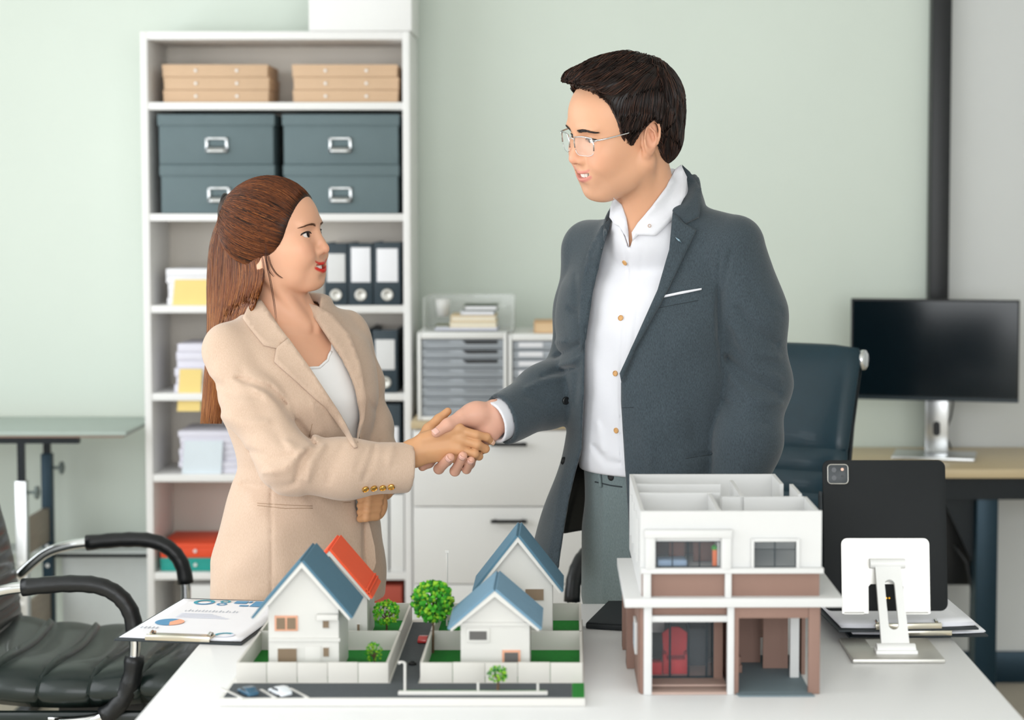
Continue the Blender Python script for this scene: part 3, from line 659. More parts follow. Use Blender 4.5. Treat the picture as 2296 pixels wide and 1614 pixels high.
# ------------------------------------------------------------------ large two storey house model
M_hb = mat('model_brown_board', '#8a6d61', .7, var=.04, scale=30)
M_hw = mat('model_white_board', '#d0d0cf', .65, var=.012, scale=20)
M_hdark = mat('model_dark_frame', '#16272e', .45)
hx0, hy0 = .112, 2.848
t = thing('house_model', 'large two storey house model in white and brown without a roof', 'model', (hx0, hy0, TZ+.0005), R(0.6), local=True)
def px_l(px, py, dy=0):      # pixel -> local coordinates on the front plane
    Y = hy0+dy+ (px-1443)/FPX*hy0*math.sin(R(.6)); p = W(px, py, Y); return ((p.x-hx0)/math.cos(R(.6)), p.z-TZ-.0005)
LW = px_l(1840, 1400)[0]; DP = .40; wt = .006
def lz(py, px=1500): return px_l(px, py)[1]
zS1, zS0 = lz(1337), lz(1358)           # slab
zB = lz(1283); zWs = lz(1273)           # brown band top, sill band
zP = lz(1146)                            # parapet top
def fbox(name, px0, px1, py0, py1, d0, d1, m, parent=t, bev=.0006):
    a, b = px_l(px0, py0), px_l(px1, py1); return bx(a[0], b[0], d0, d1, max(b[1], .0), a[1]).build(name, m, parent, bevel=bev)
# upper storey walls, front wall is pieced round the two windows
wn = [(1470, 1615), (1690, 1785)]; wtop, wbot = 1213, 1272
edges = [1436, 1470, 1615, 1690, 1785, 1842]
fr = MB(); zt_, zb_ = lz(wtop), lz(wbot)
xe = [px_l(e_, 1240)[0] for e_ in edges]
fr.box(xe[0], xe[5], .0, wt, zt_, zP); fr.box(xe[0], xe[5], 0, wt, zWs-.002, zb_)
for i in (0, 2, 4): fr.box(xe[i], xe[i+1], 0, wt, zb_, zt_)
fr.build('front_wall', M_hw, t)
side = bx(xe[0], xe[0]+wt, wt, DP, zWs-.002, zP); side.build('side_wall', M_hw, t)
bx(xe[5]-wt, xe[5], wt, DP*.42, zWs-.002, zP-.004).build('side_wall', M_hw, t); bx(xe[5]-.014, xe[5]-.014+wt, DP*.42, DP*.7, zWs, zP).build('side_wall', M_hw, t)
bx(xe[5]-.03, xe[5]-.03+wt, DP*.7, DP, zWs, zP).build('side_wall', M_hw, t); bx(xe[0]+wt, xe[5]-.03, DP-wt, DP, zWs, zP).build('rear_wall', M_hw, t)
bx(xe[0], xe[5]-.004, 0, DP, zB-.001, zWs-.002).build('upper_floor', M_hw, t)
xm = xe[0]+(xe[5]-xe[0])*.5
bx(xe[0]+wt, xm, DP*.48, DP*.48+wt, zWs, zP-.001).build('partition', M_hw, t); bx(xm-.02, xm-.02+wt, wt, DP*.48, zWs, zP-.002).build('partition', M_hw, t)
bx(xm, xe[5]-wt, DP*.40, DP*.40+wt, zWs, zP-.003).build('partition', M_hw, t); bx(xe[0]+wt, xm+.01, DP*.72, DP*.72+wt, zWs, zP-.001).build('partition', M_hw, t)
bx(xm+.03, xm+.03+wt, DP*.40, DP*.85, zWs, zP-.002).build('partition', M_hw, t)
bx(xe[0]+wt, xe[5]-.031, wt, DP-wt, zP-.046, zP-.042).build('attic_board', M_hw, t)
bx(xe[0]+wt, xm-.021, .11, .113, zWs, zP-.047).build('room_wall', mat('model_walnut', '#5a2c1c', .6), t)
# bay frame round the left window and the frame of the right one
fbox('bay_top', 1445, 1640, 1186, 1203, -.012, 0, M_hw); fbox('bay_side', 1447, 1468, 1203, 1275, -.010, 0, M_hw); fbox('bay_side', 1617, 1638, 1203, 1275, -.010, 0, M_hw)
fbox('sill_band', 1436, 1845, 1272, 1283, -.010, 0.002, M_hw)
for (p0, p1) in ((1684, 1690), (1785, 1792)): fbox('window_frame', p0, p1, 1206, 1272, -.006, 0, M_hw)
fbox('window_frame', 1690, 1785, 1206, 1213, -.006, 0, M_hw)
def glazing(p0, p1, t0, b0, mull, d, nm='window'):
    a, b = px_l(p0, t0), px_l(p1, b0); s = .0017; m = MB()
    m.box(a[0], b[0], d, d+.002, a[1]-s, a[1]); m.box(a[0], b[0], d, d+.002, b[1], b[1]+s)
    for f_ in mull:
        x = a[0]+(b[0]-a[0])*f_; m.box(x-s/2, x+s/2, d, d+.002, b[1]+s, a[1]-s)
    f = m.build(nm, M_hdark, t); bx(a[0]+s, b[0]-s, d+.0008, d+.0012, b[1]+s, a[1]-s).build('pane', M_pane, f)
glazing(1470, 1615, 1213, 1272, (0.006, .26, .5, .68, .994), .001); glazing(1690, 1785, 1213, 1272, (.008, .5, .992), .001)
# room contents seen through the windows
fbox('room_panel', 1505, 1540, 1214, 1272, .05, .052, mat('model_walnut', '#5a2c1c', .6)); fbox('room_panel', 1560, 1610, 1214, 1272, .05, .052, mat('model_walnut', '#5a2c1c', .6))
a = px_l(1475, 1272); bx(a[0], a[0]+.046, .012, .045, zWs-.001, zWs+.010).build('model_bed', mat('model_blue_cloth', '#8ea4bf', .8), t, bevel=.003)
a = px_l(1603, 1272); bx(a[0]-.003, a[0]+.004, .01, .016, zWs-.001, zWs+.026).build('orange_ornament', mat('model_orange', '#d8661f', .6), t, bevel=.001)
MB().lathe([(0, 0), (.004, .002), (.005, .006), (.0, .01)], 8, (a[0], .013, zWs+.024)).build('green_ornament', M_leaf[0], t)
# brown band, slab, lower storey
fbox('brown_band', 1440, 1838, 1283, 1338, .004, .010, M_hb); bx(xe[0], xe[0]+wt, .010, DP, zS1, zB-.001).build('brown_side_band', M_hw, t)
for (p0, p1) in ((1442, 1459), (1625, 1639)): fbox('front_post', p0, p1, 1283, 1338, -.008, .004, M_hw)
sa, sb = px_l(1400, 1345)[0], px_l(1888, 1345)[0]
bx(sa, sb, -.014, .32, zS0, zS1-.0005).build('slab', M_hw, t, bevel=.0008)
fbox('brown_lintel', 1460, 1632, 1358, 1380, .006, .012, M_hb); fbox('white_beam', 1455, 1640, 1380, 1393, -.004, .006, M_hw)
z0 = 0.0
def post_l(px0, px1, d0, d1, m, top=zS0, nm='post', bz=0):
    a, b = px_l(px0, 1480)[0], px_l(px1, 1480)[0]; return bx(a, b, d0, d1, bz, top-.0003).build(nm, m, t, bevel=.0005)
post_l(1443, 1461, -.006, .006, M_hw); post_l(1630, 1645, -.006, .006, M_hw); post_l(1436, 1443, 0, .008, M_hb)
post_l(1645, 1656, -.002, .006, M_hb); post_l(1812, 1838, -.002, .006, M_hb); fbox('garage_lintel', 1656, 1812, 1358, 1385, -.002, .006, M_hb)
lx0, lx1 = px_l(1461, 1480)[0], px_l(1630, 1480)[0]; gx0, gx1 = px_l(1656, 1480)[0], px_l(1812, 1480)[0]
# porch floor (two steps) and glass doors set back
pg = .075; fz = .006
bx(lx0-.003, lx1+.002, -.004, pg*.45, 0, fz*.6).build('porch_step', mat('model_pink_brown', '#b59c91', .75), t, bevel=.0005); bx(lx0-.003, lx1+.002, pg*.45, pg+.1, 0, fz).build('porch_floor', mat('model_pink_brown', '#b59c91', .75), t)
m = MB(); zt_ = zS0-.030; s = .002
for f_ in (.01, .27, .52, .77, .86): m.box(lx0+(lx1-lx0)*f_, lx0+(lx1-lx0)*f_+.0035, pg, pg+.003, fz, zt_)
m.box(lx0, lx1, pg, pg+.003, zt_, zt_+.003); m.box(lx0, lx1, pg, pg+.003, fz, fz+.003); f = m.build('glass_doors', M_hdark, t)
bx(lx0, lx1-.018, pg+.001, pg+.0016, fz+.003, zt_).build('pane', M_pane, f); bx(lx1-.014, lx1, pg-.002, pg+.004, fz, zS0).build('brown_jamb', M_hb, t)
bx(lx0, lx1, pg, pg+.004, zt_+.003, zS0).build('door_head', M_hb, t); bx(lx0, lx1, pg+.16, pg+.166, 0, zS0).build('inner_wall', mat('model_grey_wall', '#6f7374', .7), t)
# red armchair and low table inside
def arm_chair(x, y, s, m):
    q = thing_part = MB(); q.box(x-.016*s, x+.016*s, y-.012*s, y+.014*s, fz, fz+.022*s); q.box(x-.019*s, x-.013*s, y-.012*s, y+.014*s, fz, fz+.030*s); q.box(x+.013*s, x+.019*s, y-.012*s, y+.014*s, fz, fz+.030*s)
    q.prism([(x-.017*s, y+.010*s, fz+.022*s), (x+.017*s, y+.010*s, fz+.022*s), (x+.019*s, y+.014*s, fz+.055*s), (x+.006*s, y+.014*s, fz+.064*s), (x-.006*s, y+.014*s, fz+.064*s), (x-.019*s, y+.014*s, fz+.055*s)], (0, .005*s, 0))
    q.build('model_armchair', m, t, bevel=.002*s)
arm_chair(lx0+(lx1-lx0)*.38, pg+.035, 1.1, mat('model_red_cloth', '#c1121b', .7)); bx(lx0+.004, lx0+.022, pg+.02, pg+.045, fz, fz+.02).build('model_side_table', mat('model_red_cloth', '#c1121b', .7), t, bevel=.001)
bx(lx0+.01, lx0+.03, pg+.10, pg+.104, fz+.05, fz+.085).build('model_picture', M_hw, t); bx(lx1-.05, lx1-.02, pg+.08, pg+.11, fz, fz+.06).build('model_cabinet', mat('model_charcoal', '#2b3136', .6), t)
# garage: ramp, side walls, rear wall, boxes
bx(gx0-.002, gx1+.004, .0, .24, 0, .0025).build('garage_floor', mat('model_grey_floor', '#6f7f86', .7), t)
MB().prism([(gx0-.0, -.018, 0), (gx1+.008, -.018, 0), (gx1+.004, .0, 0), (gx0-.004, .0, 0)], (0, 0, .0022)).build('garage_ramp', mat('model_grey_floor', '#6f7f86', .7), t)
bx(gx0-.012, gx0-.006, .006, .25, 0, zS0).build('garage_wall', M_hb, t); bx(gx0-.006, gx0+.055, .19, .196, 0, zS0).build('garage_rear', M_hb, t)
bx(gx0+.055, gx1-.012, .15, .156, 0.0025, zS0).build('garage_rear', M_hb, t); bx(gx1-.016, gx1-.002, .09, .10, 0, zS0).build('inner_post', M_hw, t)
bx(gx1+.006, gx1+.012, .12, .25, 0, zS0).build('garage_side', M_hb, t)
for k in range(2): bx(gx0-.004, gx0+.018-.002*k, .12, .14, .0026+k*.013, .0026+k*.013+.0125).build('garage_box', M_hb, t, bevel=.0005)
# left side wall of the lower storey, stepped with a small window
sx = xe[0]-.002
bx(sx, sx+.005, .008, .16, 0, zS0).build('side_wall_brown', M_hb, t); bx(sx-.012, sx+.004, .16, .20, 0, zS0).build('side_pier', M_hb, t)
bx(sx-.014, sx+.0, .29, .32, 0, zS0).build('side_pier', M_hb, t); bx(sx+.002, sx+.008, .20, .38, 0, zS0).build('side_wall_brown', M_hb, t); bx(sx, px_l(1838, 1480)[0]-.02, .38, .386, 0, zS0).build('rear_wall_brown', M_hb, t)
f = bx(sx-.004, sx, .05, .10, .05, .10).build('side_window', M_hw, t, bevel=.0005); bx(sx-.005, sx-.0038, .058, .092, .058, .092).build('pane', mat('model_pane_reflection', '#aab4bd', .3), f)  # reflection on the side window glass is painted into the pane colour
for k in range(4): bx(xe[0]-.004, xe[0]-.0002, .05+.08*k, .055+.08*k, zWs, zP-.02).build('side_rib', M_hw, t)

# ------------------------------------------------------------------ tablet on its stand
bp = Wz(2016, 1488, TZ); 
a0, a1 = Wz(1912, 1488, TZ), Wz(2120, 1488, TZ)
t = thing('tablet_stand', 'silver folding tablet stand on the white table', 'tablet stand', (bp.x, bp.y, TZ+.0005), local=True)
bw = (a1.x-a0.x)
bx(-bw/2, bw/2, 0, .155, 0, .007).build('base_plate', M_alu, t, bevel=.002)
bx(-.034, .034, .085, .14, .007, .0078).build('base_pad', mat('pale_pad', '#cbcbc6', .6), t)
# arm rises from a hinge and leans back to the holder plate
h0 = Vector((.002, .045, .012)); top = Vector((0.002, .135, .140)); d = (top-h0).normalized(); L_ = (top-h0).length
rot = Matrix((Vector((1, 0, 0)), d.cross(Vector((1, 0, 0))).normalized(), d)).transposed()
am = MB(); n = 14; hw = .0215
outer = []; w_in = .0085
def slot(z0, z1, w, nn=10):
    P = []
    for k in range(nn+1): a = math.pi*k/nn; P.append((w*math.cos(a), z1-w+w*math.sin(a)))
    for k in range(nn+1): a = math.pi+math.pi*k/nn; P.append((w*math.cos(a), z0+w+w*math.sin(a)))
    return P
# arm: side rails plus ends around a slot
P = slot(L_*.22, L_*.80, w_in)
half = len(P)//2
def to(p, y): return h0+rot@Vector((p[0], y, p[1]))
for s in (1, -1):
    inner = [p for p in P if p[0]*s >= -1e-6]; inner.sort(key=lambda p: -p[1])
    poly = [(0, L_), (s*hw, L_), (s*(hw+.002), 0), (0, 0)]+[(max(0, abs(p[0]))*s, p[1]) for p in reversed(inner)]
    am.prism([to(p, -.004) for p in poly], rot@Vector((0, .008, 0)))
am.build('arm', M_white2, t)
MB().cyl((-.03, h0.y, h0.z), (.034, h0.y, h0.z), .011, 16).build('hinge', M_white2, t, smooth=False)
bx(-.033, .037, .03, .06, .007, .014).build('hinge_block', M_white2, t, bevel=.002); MB().cyl((-.028, top.y, top.z), (.032, top.y, top.z), .0085, 16).build('hinge', M_white2, t)
# holder plate (inverted U) tilted back
tl_ = R(9); rx = Matrix.Rotation(-tl_, 3, 'X'); hz0 = .062
base_pt = Vector((0, .128, .055))
def pl(x, z, y=0): return base_pt+rx@Vector((x, y, z))
pw, ph = .0755*1.0, .128
out = [(-pw, 0), (-pw, ph-.01)]+[(-pw+.01-.01*math.cos(a), ph-.01+.01*math.sin(a)) for a in np.linspace(0, math.pi/2, 6)]+[(pw-.01+.01*math.sin(a), ph-.01+.01*math.cos(a)) for a in np.linspace(0, math.pi/2, 6)]+[(pw, 0), (.03, 0), (.03, .046), (.026, .05), (-.026, .05), (-.03, .046), (-.03, 0)]
MB().prism([pl(x, z) for x, z in out], rx@Vector((0, .004, 0))).build('holder_plate', M_alu, t)
for s in (-1, 1): MB().prism([pl(s*.034+q, -.001) for q in (-.004, .0)]+[pl(s*.034+.038*s+q*0, -.001) for q in (0,)]+[pl(s*.034+.038*s, .003)]+[pl(s*.034-.004, .003)], rx@Vector((0, .026, 0))).build('lip', M_alu, t)
tb = thing('tablet', 'black tablet with triple camera seen from behind, resting on the silver stand', 'tablet', tuple(Vector((bp.x, bp.y, TZ+.0005))+base_pt), local=True)
tw, th_, to_ = .106, .258, .0065
def tp(x, z, y): return rx@Vector((x+.0008, y, z))
def rrect(w, z0, z1, r, n=6):
    P = []
    for cx, cz, a0_ in ((w-r, z1-r, 0), (-w+r, z1-r, 90), (-w+r, z0+r, 180), (w-r, z0+r, 270)):
        for k in range(n+1): a = R(a0_+90*k/n); P.append((cx+r*math.cos(a), cz+r*math.sin(a)))
    return P
MB().prism([tp(x, z, .0048) for x, z in rrect(tw, .004, .004+th_, .013)], rx@Vector((0, to_, 0))).build('case', mat('tablet_case_black', '#0e1214', .6, bump=.1, bscale=800, spec=.3), tb, bevel=.001)
MB().prism([tp(x, z, .0113) for x, z in rrect(tw-.005, .009, .004+th_-.005, .010)], rx@Vector((0, .0006, 0))).build('screen', M_screen, tb)
cx_, cz_ = -tw+.026, .004+th_-.024
cm = MB().prism([tp(cx_+x, cz_+z, .0028) for x, z in rrect(.0175, -.0165, .0165, .006)], rx@Vector((0, .0022, 0))).build('camera_island', mat('camera_island_grey', '#2a3034', .4), tb, bevel=.0006)
MB().tube([tp(cx_+x, cz_+z, .0026) for x, z in rrect(.0175, -.0165, .0165, .006)]+[tp(cx_+.0175, cz_+.0105, .0026)], .0008, 6).build('island_rim', M_alu, cm)
for (x, z, r, m) in ((-.007, .007, .0044, M_screen), (-.007, -.0065, .0044, M_screen), (.0075, .008, .0026, mat('flash_peach', '#e5b9a4', .4)), (.008, -.004, .002, M_black)):
    MB().cyl(tp(cx_+x, cz_+z, .0012), tp(cx_+x, cz_+z, .0029), r, 18).build('lens', m, cm)
for x in (-.0055, 0, .0055): MB().cyl(tp(x, .026, .0042), tp(x, .026, .0049), .0017, 10).build('contact_pin', mat('gold_pin', '#e0a52a', .3, .8), tb)
MB().tube([tp(-tw-.003, th_-.05, .008), tp(-tw-.004, th_-.055, .008), tp(-tw-.004, .06, .008)], .0038, 8).build('stylus', mat('stylus_dark', '#22282c', .4), tb)

# ------------------------------------------------------------------ clipboards
M_board = mat('clipboard_black', '#20282d', .5)
M_clip = mat('clip_metal', '#d9d2c2', .25, .9)
def clipboard(label, front_l, front_r, depth, z, rz_extra=0, papers=3, clip_front=True, lift=0, name='clipboard'):
    a, b = Wz(*front_l, z), Wz(*front_r, z); d = b-a; ang = math.atan2(d.y, d.x); w_ = math.hypot(d.x, d.y)
    t = thing(name, label, 'clipboard', (a.x, a.y, z), ang, local=True)
    bx(0, w_, 0, depth, 0, .0035).build('board', M_board, t, bevel=.001)
    cl = MB(); cx = w_*.5; cl.box(cx-.058, cx+.058, .004, .034, .0042+papers*.0011, .0062+papers*.0011); cl.box(cx-.058, cx+.058, -.001, .007, .0036, .013)
    c = cl.build('clip', M_clip, t, bevel=.0015)
    for s in (-1, 1): MB().tube([(cx+s*.052, .012, .012), (cx+s*.052, .02, .0145), (cx+s*.052, .032, .011)], .003, 8).build('clip_spring', M_chrome, c)
    return t, w_
# left clipboard with printed report, overhanging the table edge
t, w_ = clipboard('black clipboard with printed charts overhanging the table edge by the chair', (255, 1437), (541, 1447), .345, TZ+.0006)
def curved(x0, x1, y0, y1, z, b): return lambda u, v: (x0+(x1-x0)*u, y0+(y1-y0)*v, z+b*(2*u-1)**2*.4+b*max(0, v-.75)*3*u)
for k in range(3):
    MB().grid(curved(.006+.002*k, w_-.004, .010, .33-.004*k, .0042+k*.0011, .002), 12, 12).build('paper_sheet', M_paper, t, thick=.0004, smooth=True)
zp = .0042+3*.0011
def curve_z(x, y): 
    u = (x-.006)/(w_-.01); v = (y-.01)/.32; return .0042+2*.0011+.0009+.002*(2*u-1)**2*.4+.002*max(0, v-.75)*3*u
def pie(cx, cy, r, r0, a0, a1, m, nm='printed_chart', n=14):
    P = [(cx+r*math.cos(a), cy+r*math.sin(a)) for a in np.linspace(a0, a1, n)]+[(cx+r0*math.cos(a), cy+r0*math.sin(a)) for a in np.linspace(a1, a0, n)]
    MB().prism([(x, y, curve_z(x, y)+.0002) for x, y in P], (0, 0, .0001)).build(nm, m, t)
M_ib, M_it, M_ip, M_ig = mat('ink_blue', '#5b95bd', .7), mat('ink_teal', '#3e9db0', .7), mat('ink_peach', '#f2b08f', .7), mat('ink_grey', '#9aa1ad', .7)
pie(.055, .125, .026, 0, 1.2, 5.0, M_ib); pie(.055, .125, .026, 0, -1.28, 1.2, M_ip)
pie(.060, .295, .020, .013, 0, 4.2, M_it); pie(.060, .295, .020, .013, 4.2, 6.28, M_ib); pie(.098, .305, .010, .006, 0, 6.28, M_it); pie(.098, .283, .010, .006, 0, 6.28, M_ib)
pie(.185, .04, .018, .012, .8, 3.6, M_it); pie(.185, .04, .018, .012, 3.6, 7.0, mat('ink_pale', '#dfe3f0', .7))
pie(.20, .295, .022, 0, 0, 6.28, M_ib)
def bar(x0, x1, y0, y1, m): MB().prism([(x, y, curve_z(x, y)+.0002) for x, y in ((x0, y0), (x1, y0), (x1, y1), (x0, y1))], (0, 0, .0001)).build('printed_bar', m, t)
for (x0, x1, y0, y1) in ((.118, .142, .292, .312), (.144, .150, .30, .312), (.135, .152, .270, .280), (.155, .178, .270, .312)): bar(x0, x1, y0, y1, M_ib)
for k in range(16): bar(.05+k*.0065, .0515+k*.0065, .215, .215+.016*(0.5+.5*abs(math.sin(k*1.7))), M_ig)
for k in range(5): bar(.05, .05+.1*(1-.1*k), .165+k*.008, .168+k*.008, mat('ink_pale', '#d5d4e4', .7))
for k in range(5): bar(.02+k*.007, .022+k*.007, .07, .084, M_ig)
# clipboards behind the tablet
def stack_board(label, fl, fr_, depth, z, n, rzq=0):
    t, w_ = clipboard(label, fl, fr_, depth, z)
    for k in range(n): MB().grid(lambda u, v, k=k: (.008+(w_-.012)*u+.003*math.sin(k), .012+(depth-.02)*v, .0042+k*.0011+.004*abs(2*u-1)**3*(.4+.6*v)), 10, 8).build('paper_sheet', M_paper, t, thick=.0005, smooth=True)
    return t
stack_board('lower black clipboard with papers on the table behind the tablet stand', (1905, 1432), (2216, 1428), .30, TZ+.0006, 3)
stack_board('upper black clipboard with curling papers behind the tablet stand', (1880, 1418), (2195, 1412), .30, TZ+.0195, 7)
# black folder left of the large model
a, b, c_, d_ = Wz(1313, 1400, TZ+.008), Wz(1480, 1410, TZ+.008), Wz(1490, 1352, TZ+.008), Wz(1362, 1352, TZ+.008)
f = MB().prism([Vector((p.x, p.y, TZ+.0006)) for p in (a, b, c_, d_)], (0, 0, .010)); tf = thing('folder', 'flat black folder lying on the table beside the large house model', 'folder', (a.x, a.y, TZ+.0006))
f.build('cover', mat('folder_black', '#181d20', .6), tf, bevel=.002)
MB().prism([Vector((p.x, p.y, TZ+.0110)) for p in (a.lerp(b, .02), b, c_, d_.lerp(c_, .02))], (0, 0, .0015)).build('flap', mat('folder_black', '#181d20', .6), tf)
# ------------------------------------------------------------------ sculpting helpers: distance fields turned into one continuous surface
from mathutils.bvhtree import BVHTree
from mathutils.geometry import delaunay_2d_cdt
f32 = np.float32
def V3(*a): return np.array(a if len(a) > 1 else a[0], dtype=np.float64)
def cap(p, a, b, ra, rb):
    a = V3(a); b = V3(b); ba = b-a; q = p-a; h = np.clip(q@ba/max(ba@ba, 1e-12), 0, 1)
    return np.linalg.norm(q-h[:, None]*ba, axis=1)-(ra+(rb-ra)*h)
def ell(p, c, r, rot=None):
    q = p-V3(c)
    if rot is not None: q = q@rot
    r = V3(r); k0 = np.linalg.norm(q/r, axis=1); k1 = np.linalg.norm(q/(r*r), axis=1)
    return k0*(k0-1)/np.maximum(k1, 1e-6)
def smin(a, b, k):
    h = np.clip(.5+.5*(b-a)/k, 0, 1); return b*(1-h)+a*h-k*h*(1-h)
def smax(a, b, k): return -smin(-a, -b, k)
def chain(p, pts, rs, k=.0):
    d = None
    for i in range(len(pts)-1):
        c = cap(p, pts[i], pts[i+1], rs[i], rs[i+1]); d = c if d is None else (smin(d, c, k) if k else np.minimum(d, c))
    return d
def ecap(p, a, b, ra, rb, side):
    """tapered limb of elliptic section; ra, rb = (radius along side, radius across)"""
    a = V3(a); b = V3(b); ba = b-a; L = np.linalg.norm(ba); t = ba/L; u = V3(side)-t*(V3(side)@t); u /= np.linalg.norm(u); v = np.cross(t, u)
    q = p-a; h = np.clip(q@t/L, 0, 1); d = q-h[:, None]*ba
    e1 = ra[0]+(rb[0]-ra[0])*h; e2 = ra[1]+(rb[1]-ra[1])*h; m = np.minimum(e1, e2)
    return (np.sqrt((d@u/e1)**2+(d@v/e2)**2+(d@t/m)**2)-1)*m
def poly_sd(x, y, P):
    """signed distance to a 2-D polygon (negative inside)"""
    P = np.array(P, float); n = len(P); d = np.full(x.shape, 1e9); s = np.ones(x.shape)
    for i in range(n):
        a = P[i]; b = P[i-1]; e = b-a; wx = x-a[0]; wy = y-a[1]; h = np.clip((wx*e[0]+wy*e[1])/(e@e+1e-12), 0, 1)
        d = np.minimum(d, (wx-e[0]*h)**2+(wy-e[1]*h)**2)
        c1 = y >= a[1]; c2 = y < b[1]; c3 = e[0]*wy > e[1]*wx; al = c1 & c2 & c3; no = ~c1 & ~c2 & ~c3
        s = np.where(al | no, -s, s)
    return s*np.sqrt(d)
def proj(p):
    """world points -> photograph pixels"""
    q = p-V3(0, 0, CAMH); fwd = q[:, 1]*CT-q[:, 2]*ST; up = q[:, 1]*ST+q[:, 2]*CT
    return PPX+FPX*q[:, 0]/fwd, PPY-FPX*up/fwd
EC = [((0,0,0),(1,0,0)),((0,1,0),(1,1,0)),((0,0,1),(1,0,1)),((0,1,1),(1,1,1)),((0,0,0),(0,1,0)),((1,0,0),(1,1,0)),((0,0,1),(0,1,1)),((1,0,1),(1,1,1)),((0,0,0),(0,0,1)),((1,0,0),(1,0,1)),((0,1,0),(0,1,1)),((1,1,0),(1,1,1))]
def surf(fn, lo, hi, h, B=8):
    """surface of fn(points)=0 inside the box: returns vertices and quads"""
    lo = V3(lo); hi = V3(hi); nb = np.ceil((hi-lo)/(h*B)).astype(int); n = nb*B
    cb = np.stack(np.meshgrid(*[np.arange(k) for k in nb], indexing='ij'), -1).reshape(-1, 3)
    dc = fn(lo+(cb*B+(B-1)/2)*h)
    Vv = np.repeat(np.repeat(np.repeat(dc.reshape(nb), B, 0), B, 1), B, 2)
    act = cb[np.abs(dc) < B*h*1.6]
    off = np.stack(np.meshgrid(*[np.arange(B)]*3, indexing='ij'), -1).reshape(-1, 3)
    for s in range(0, len(act), 600):
        a = act[s:s+600]; I = (a[:, None, :]*B+off[None]).reshape(-1, 3); Vv[I[:, 0], I[:, 1], I[:, 2]] = fn(lo+I*h)
    ins = Vv < 0
    cnt = sum(ins[i:n[0]-1+i, j:n[1]-1+j, k:n[2]-1+k].astype(np.int8) for i in (0, 1) for j in (0, 1) for k in (0, 1))
    A = (cnt > 0) & (cnt < 8); C = np.argwhere(A); idx = np.full(A.shape, -1); idx[A] = np.arange(len(C))
    acc = np.zeros((len(C), 3)); num = np.zeros(len(C))
    for ca, cb_ in EC:
        a = C+np.array(ca); b = C+np.array(cb_); va = Vv[a[:, 0], a[:, 1], a[:, 2]]; vb = Vv[b[:, 0], b[:, 1], b[:, 2]]
        m = (va < 0) != (vb < 0); t = va/np.where(m, va-vb, 1); acc[m] += (a+t[:, None]*(b-a))[m]; num[m] += 1
    P = lo+acc/num[:, None]*h; Q = []
    for ax in range(3):
        u, v = (ax+1) % 3, (ax+2) % 3; sl0 = [slice(1, None)]*3; sl1 = [slice(1, None)]*3
        sl0[ax] = slice(0, -1); sl1[ax] = slice(1, None)
        i0 = ins[tuple(sl0)]; i1 = ins[tuple(sl1)]; E = np.argwhere(i0 != i1)
        fl = i0[E[:, 0], E[:, 1], E[:, 2]]
        base = E+1; base[:, ax] -= 1
        ok = (base < np.array(A.shape)).all(1); base = base[ok]; fl = fl[ok]
        q = []
        for du, dv in ((-1, -1), (0, -1), (0, 0), (-1, 0)):
            k = base.copy(); k[:, u] += du; k[:, v] += dv; q.append(idx[k[:, 0], k[:, 1], k[:, 2]])
        q = np.stack(q, 1); q[~fl] = q[~fl][:, ::-1]; q = q[(q >= 0).all(1)]; Q.append(q)
    return P, np.concatenate(Q)
def relax(P, Q, it=2, lam=.5):
    e = np.concatenate([Q[:, [0, 1]], Q[:, [1, 2]], Q[:, [2, 3]], Q[:, [3, 0]]])
    for _ in range(it):
        s = np.zeros_like(P); c = np.zeros(len(P)); np.add.at(s, e[:, 0], P[e[:, 1]]); np.add.at(c, e[:, 0], 1); np.add.at(s, e[:, 1], P[e[:, 0]]); np.add.at(c, e[:, 1], 1)
        P = P+lam*(s/np.maximum(c, 1)[:, None]-P)
    return P
def np_mesh(name, P, Q, m, parent, col=None, mi=None, smooth=True):
    me = bpy.data.meshes.new(name); me.vertices.add(len(P)); me.vertices.foreach_set('co', np.asarray(P, f32).ravel())
    k = Q.shape[1]; me.loops.add(len(Q)*k); me.loops.foreach_set('vertex_index', np.asarray(Q, np.int32).ravel())
    me.polygons.add(len(Q)); me.polygons.foreach_set('loop_start', np.arange(0, len(Q)*k, k, dtype=np.int32))
    me.polygons.foreach_set('use_smooth', np.full(len(Q), smooth))
    for x in (m if isinstance(m, (list, tuple)) else [m]): me.materials.append(x)
    if mi is not None: me.polygons.foreach_set('material_index', np.asarray(mi, np.int32))
    me.update(calc_edges=True); me.validate()
    if col is not None:
        a = me.color_attributes.new('Col', 'FLOAT_COLOR', 'POINT'); a.data.foreach_set('color', np.concatenate([col, np.ones((len(P), 1))], 1).astype(f32).ravel())
    return link(bpy.data.objects.new(name, me), parent)
def join(*parts):
    Ps, Qs, b = [], [], 0
    for P, Q in parts: Ps.append(P); Qs.append(Q+b); b += len(P)
    return np.concatenate(Ps), np.concatenate(Qs)
def bvh_of(P, Q): return BVHTree.FromPolygons([tuple(v) for v in P], [tuple(int(i) for i in q) for q in Q])
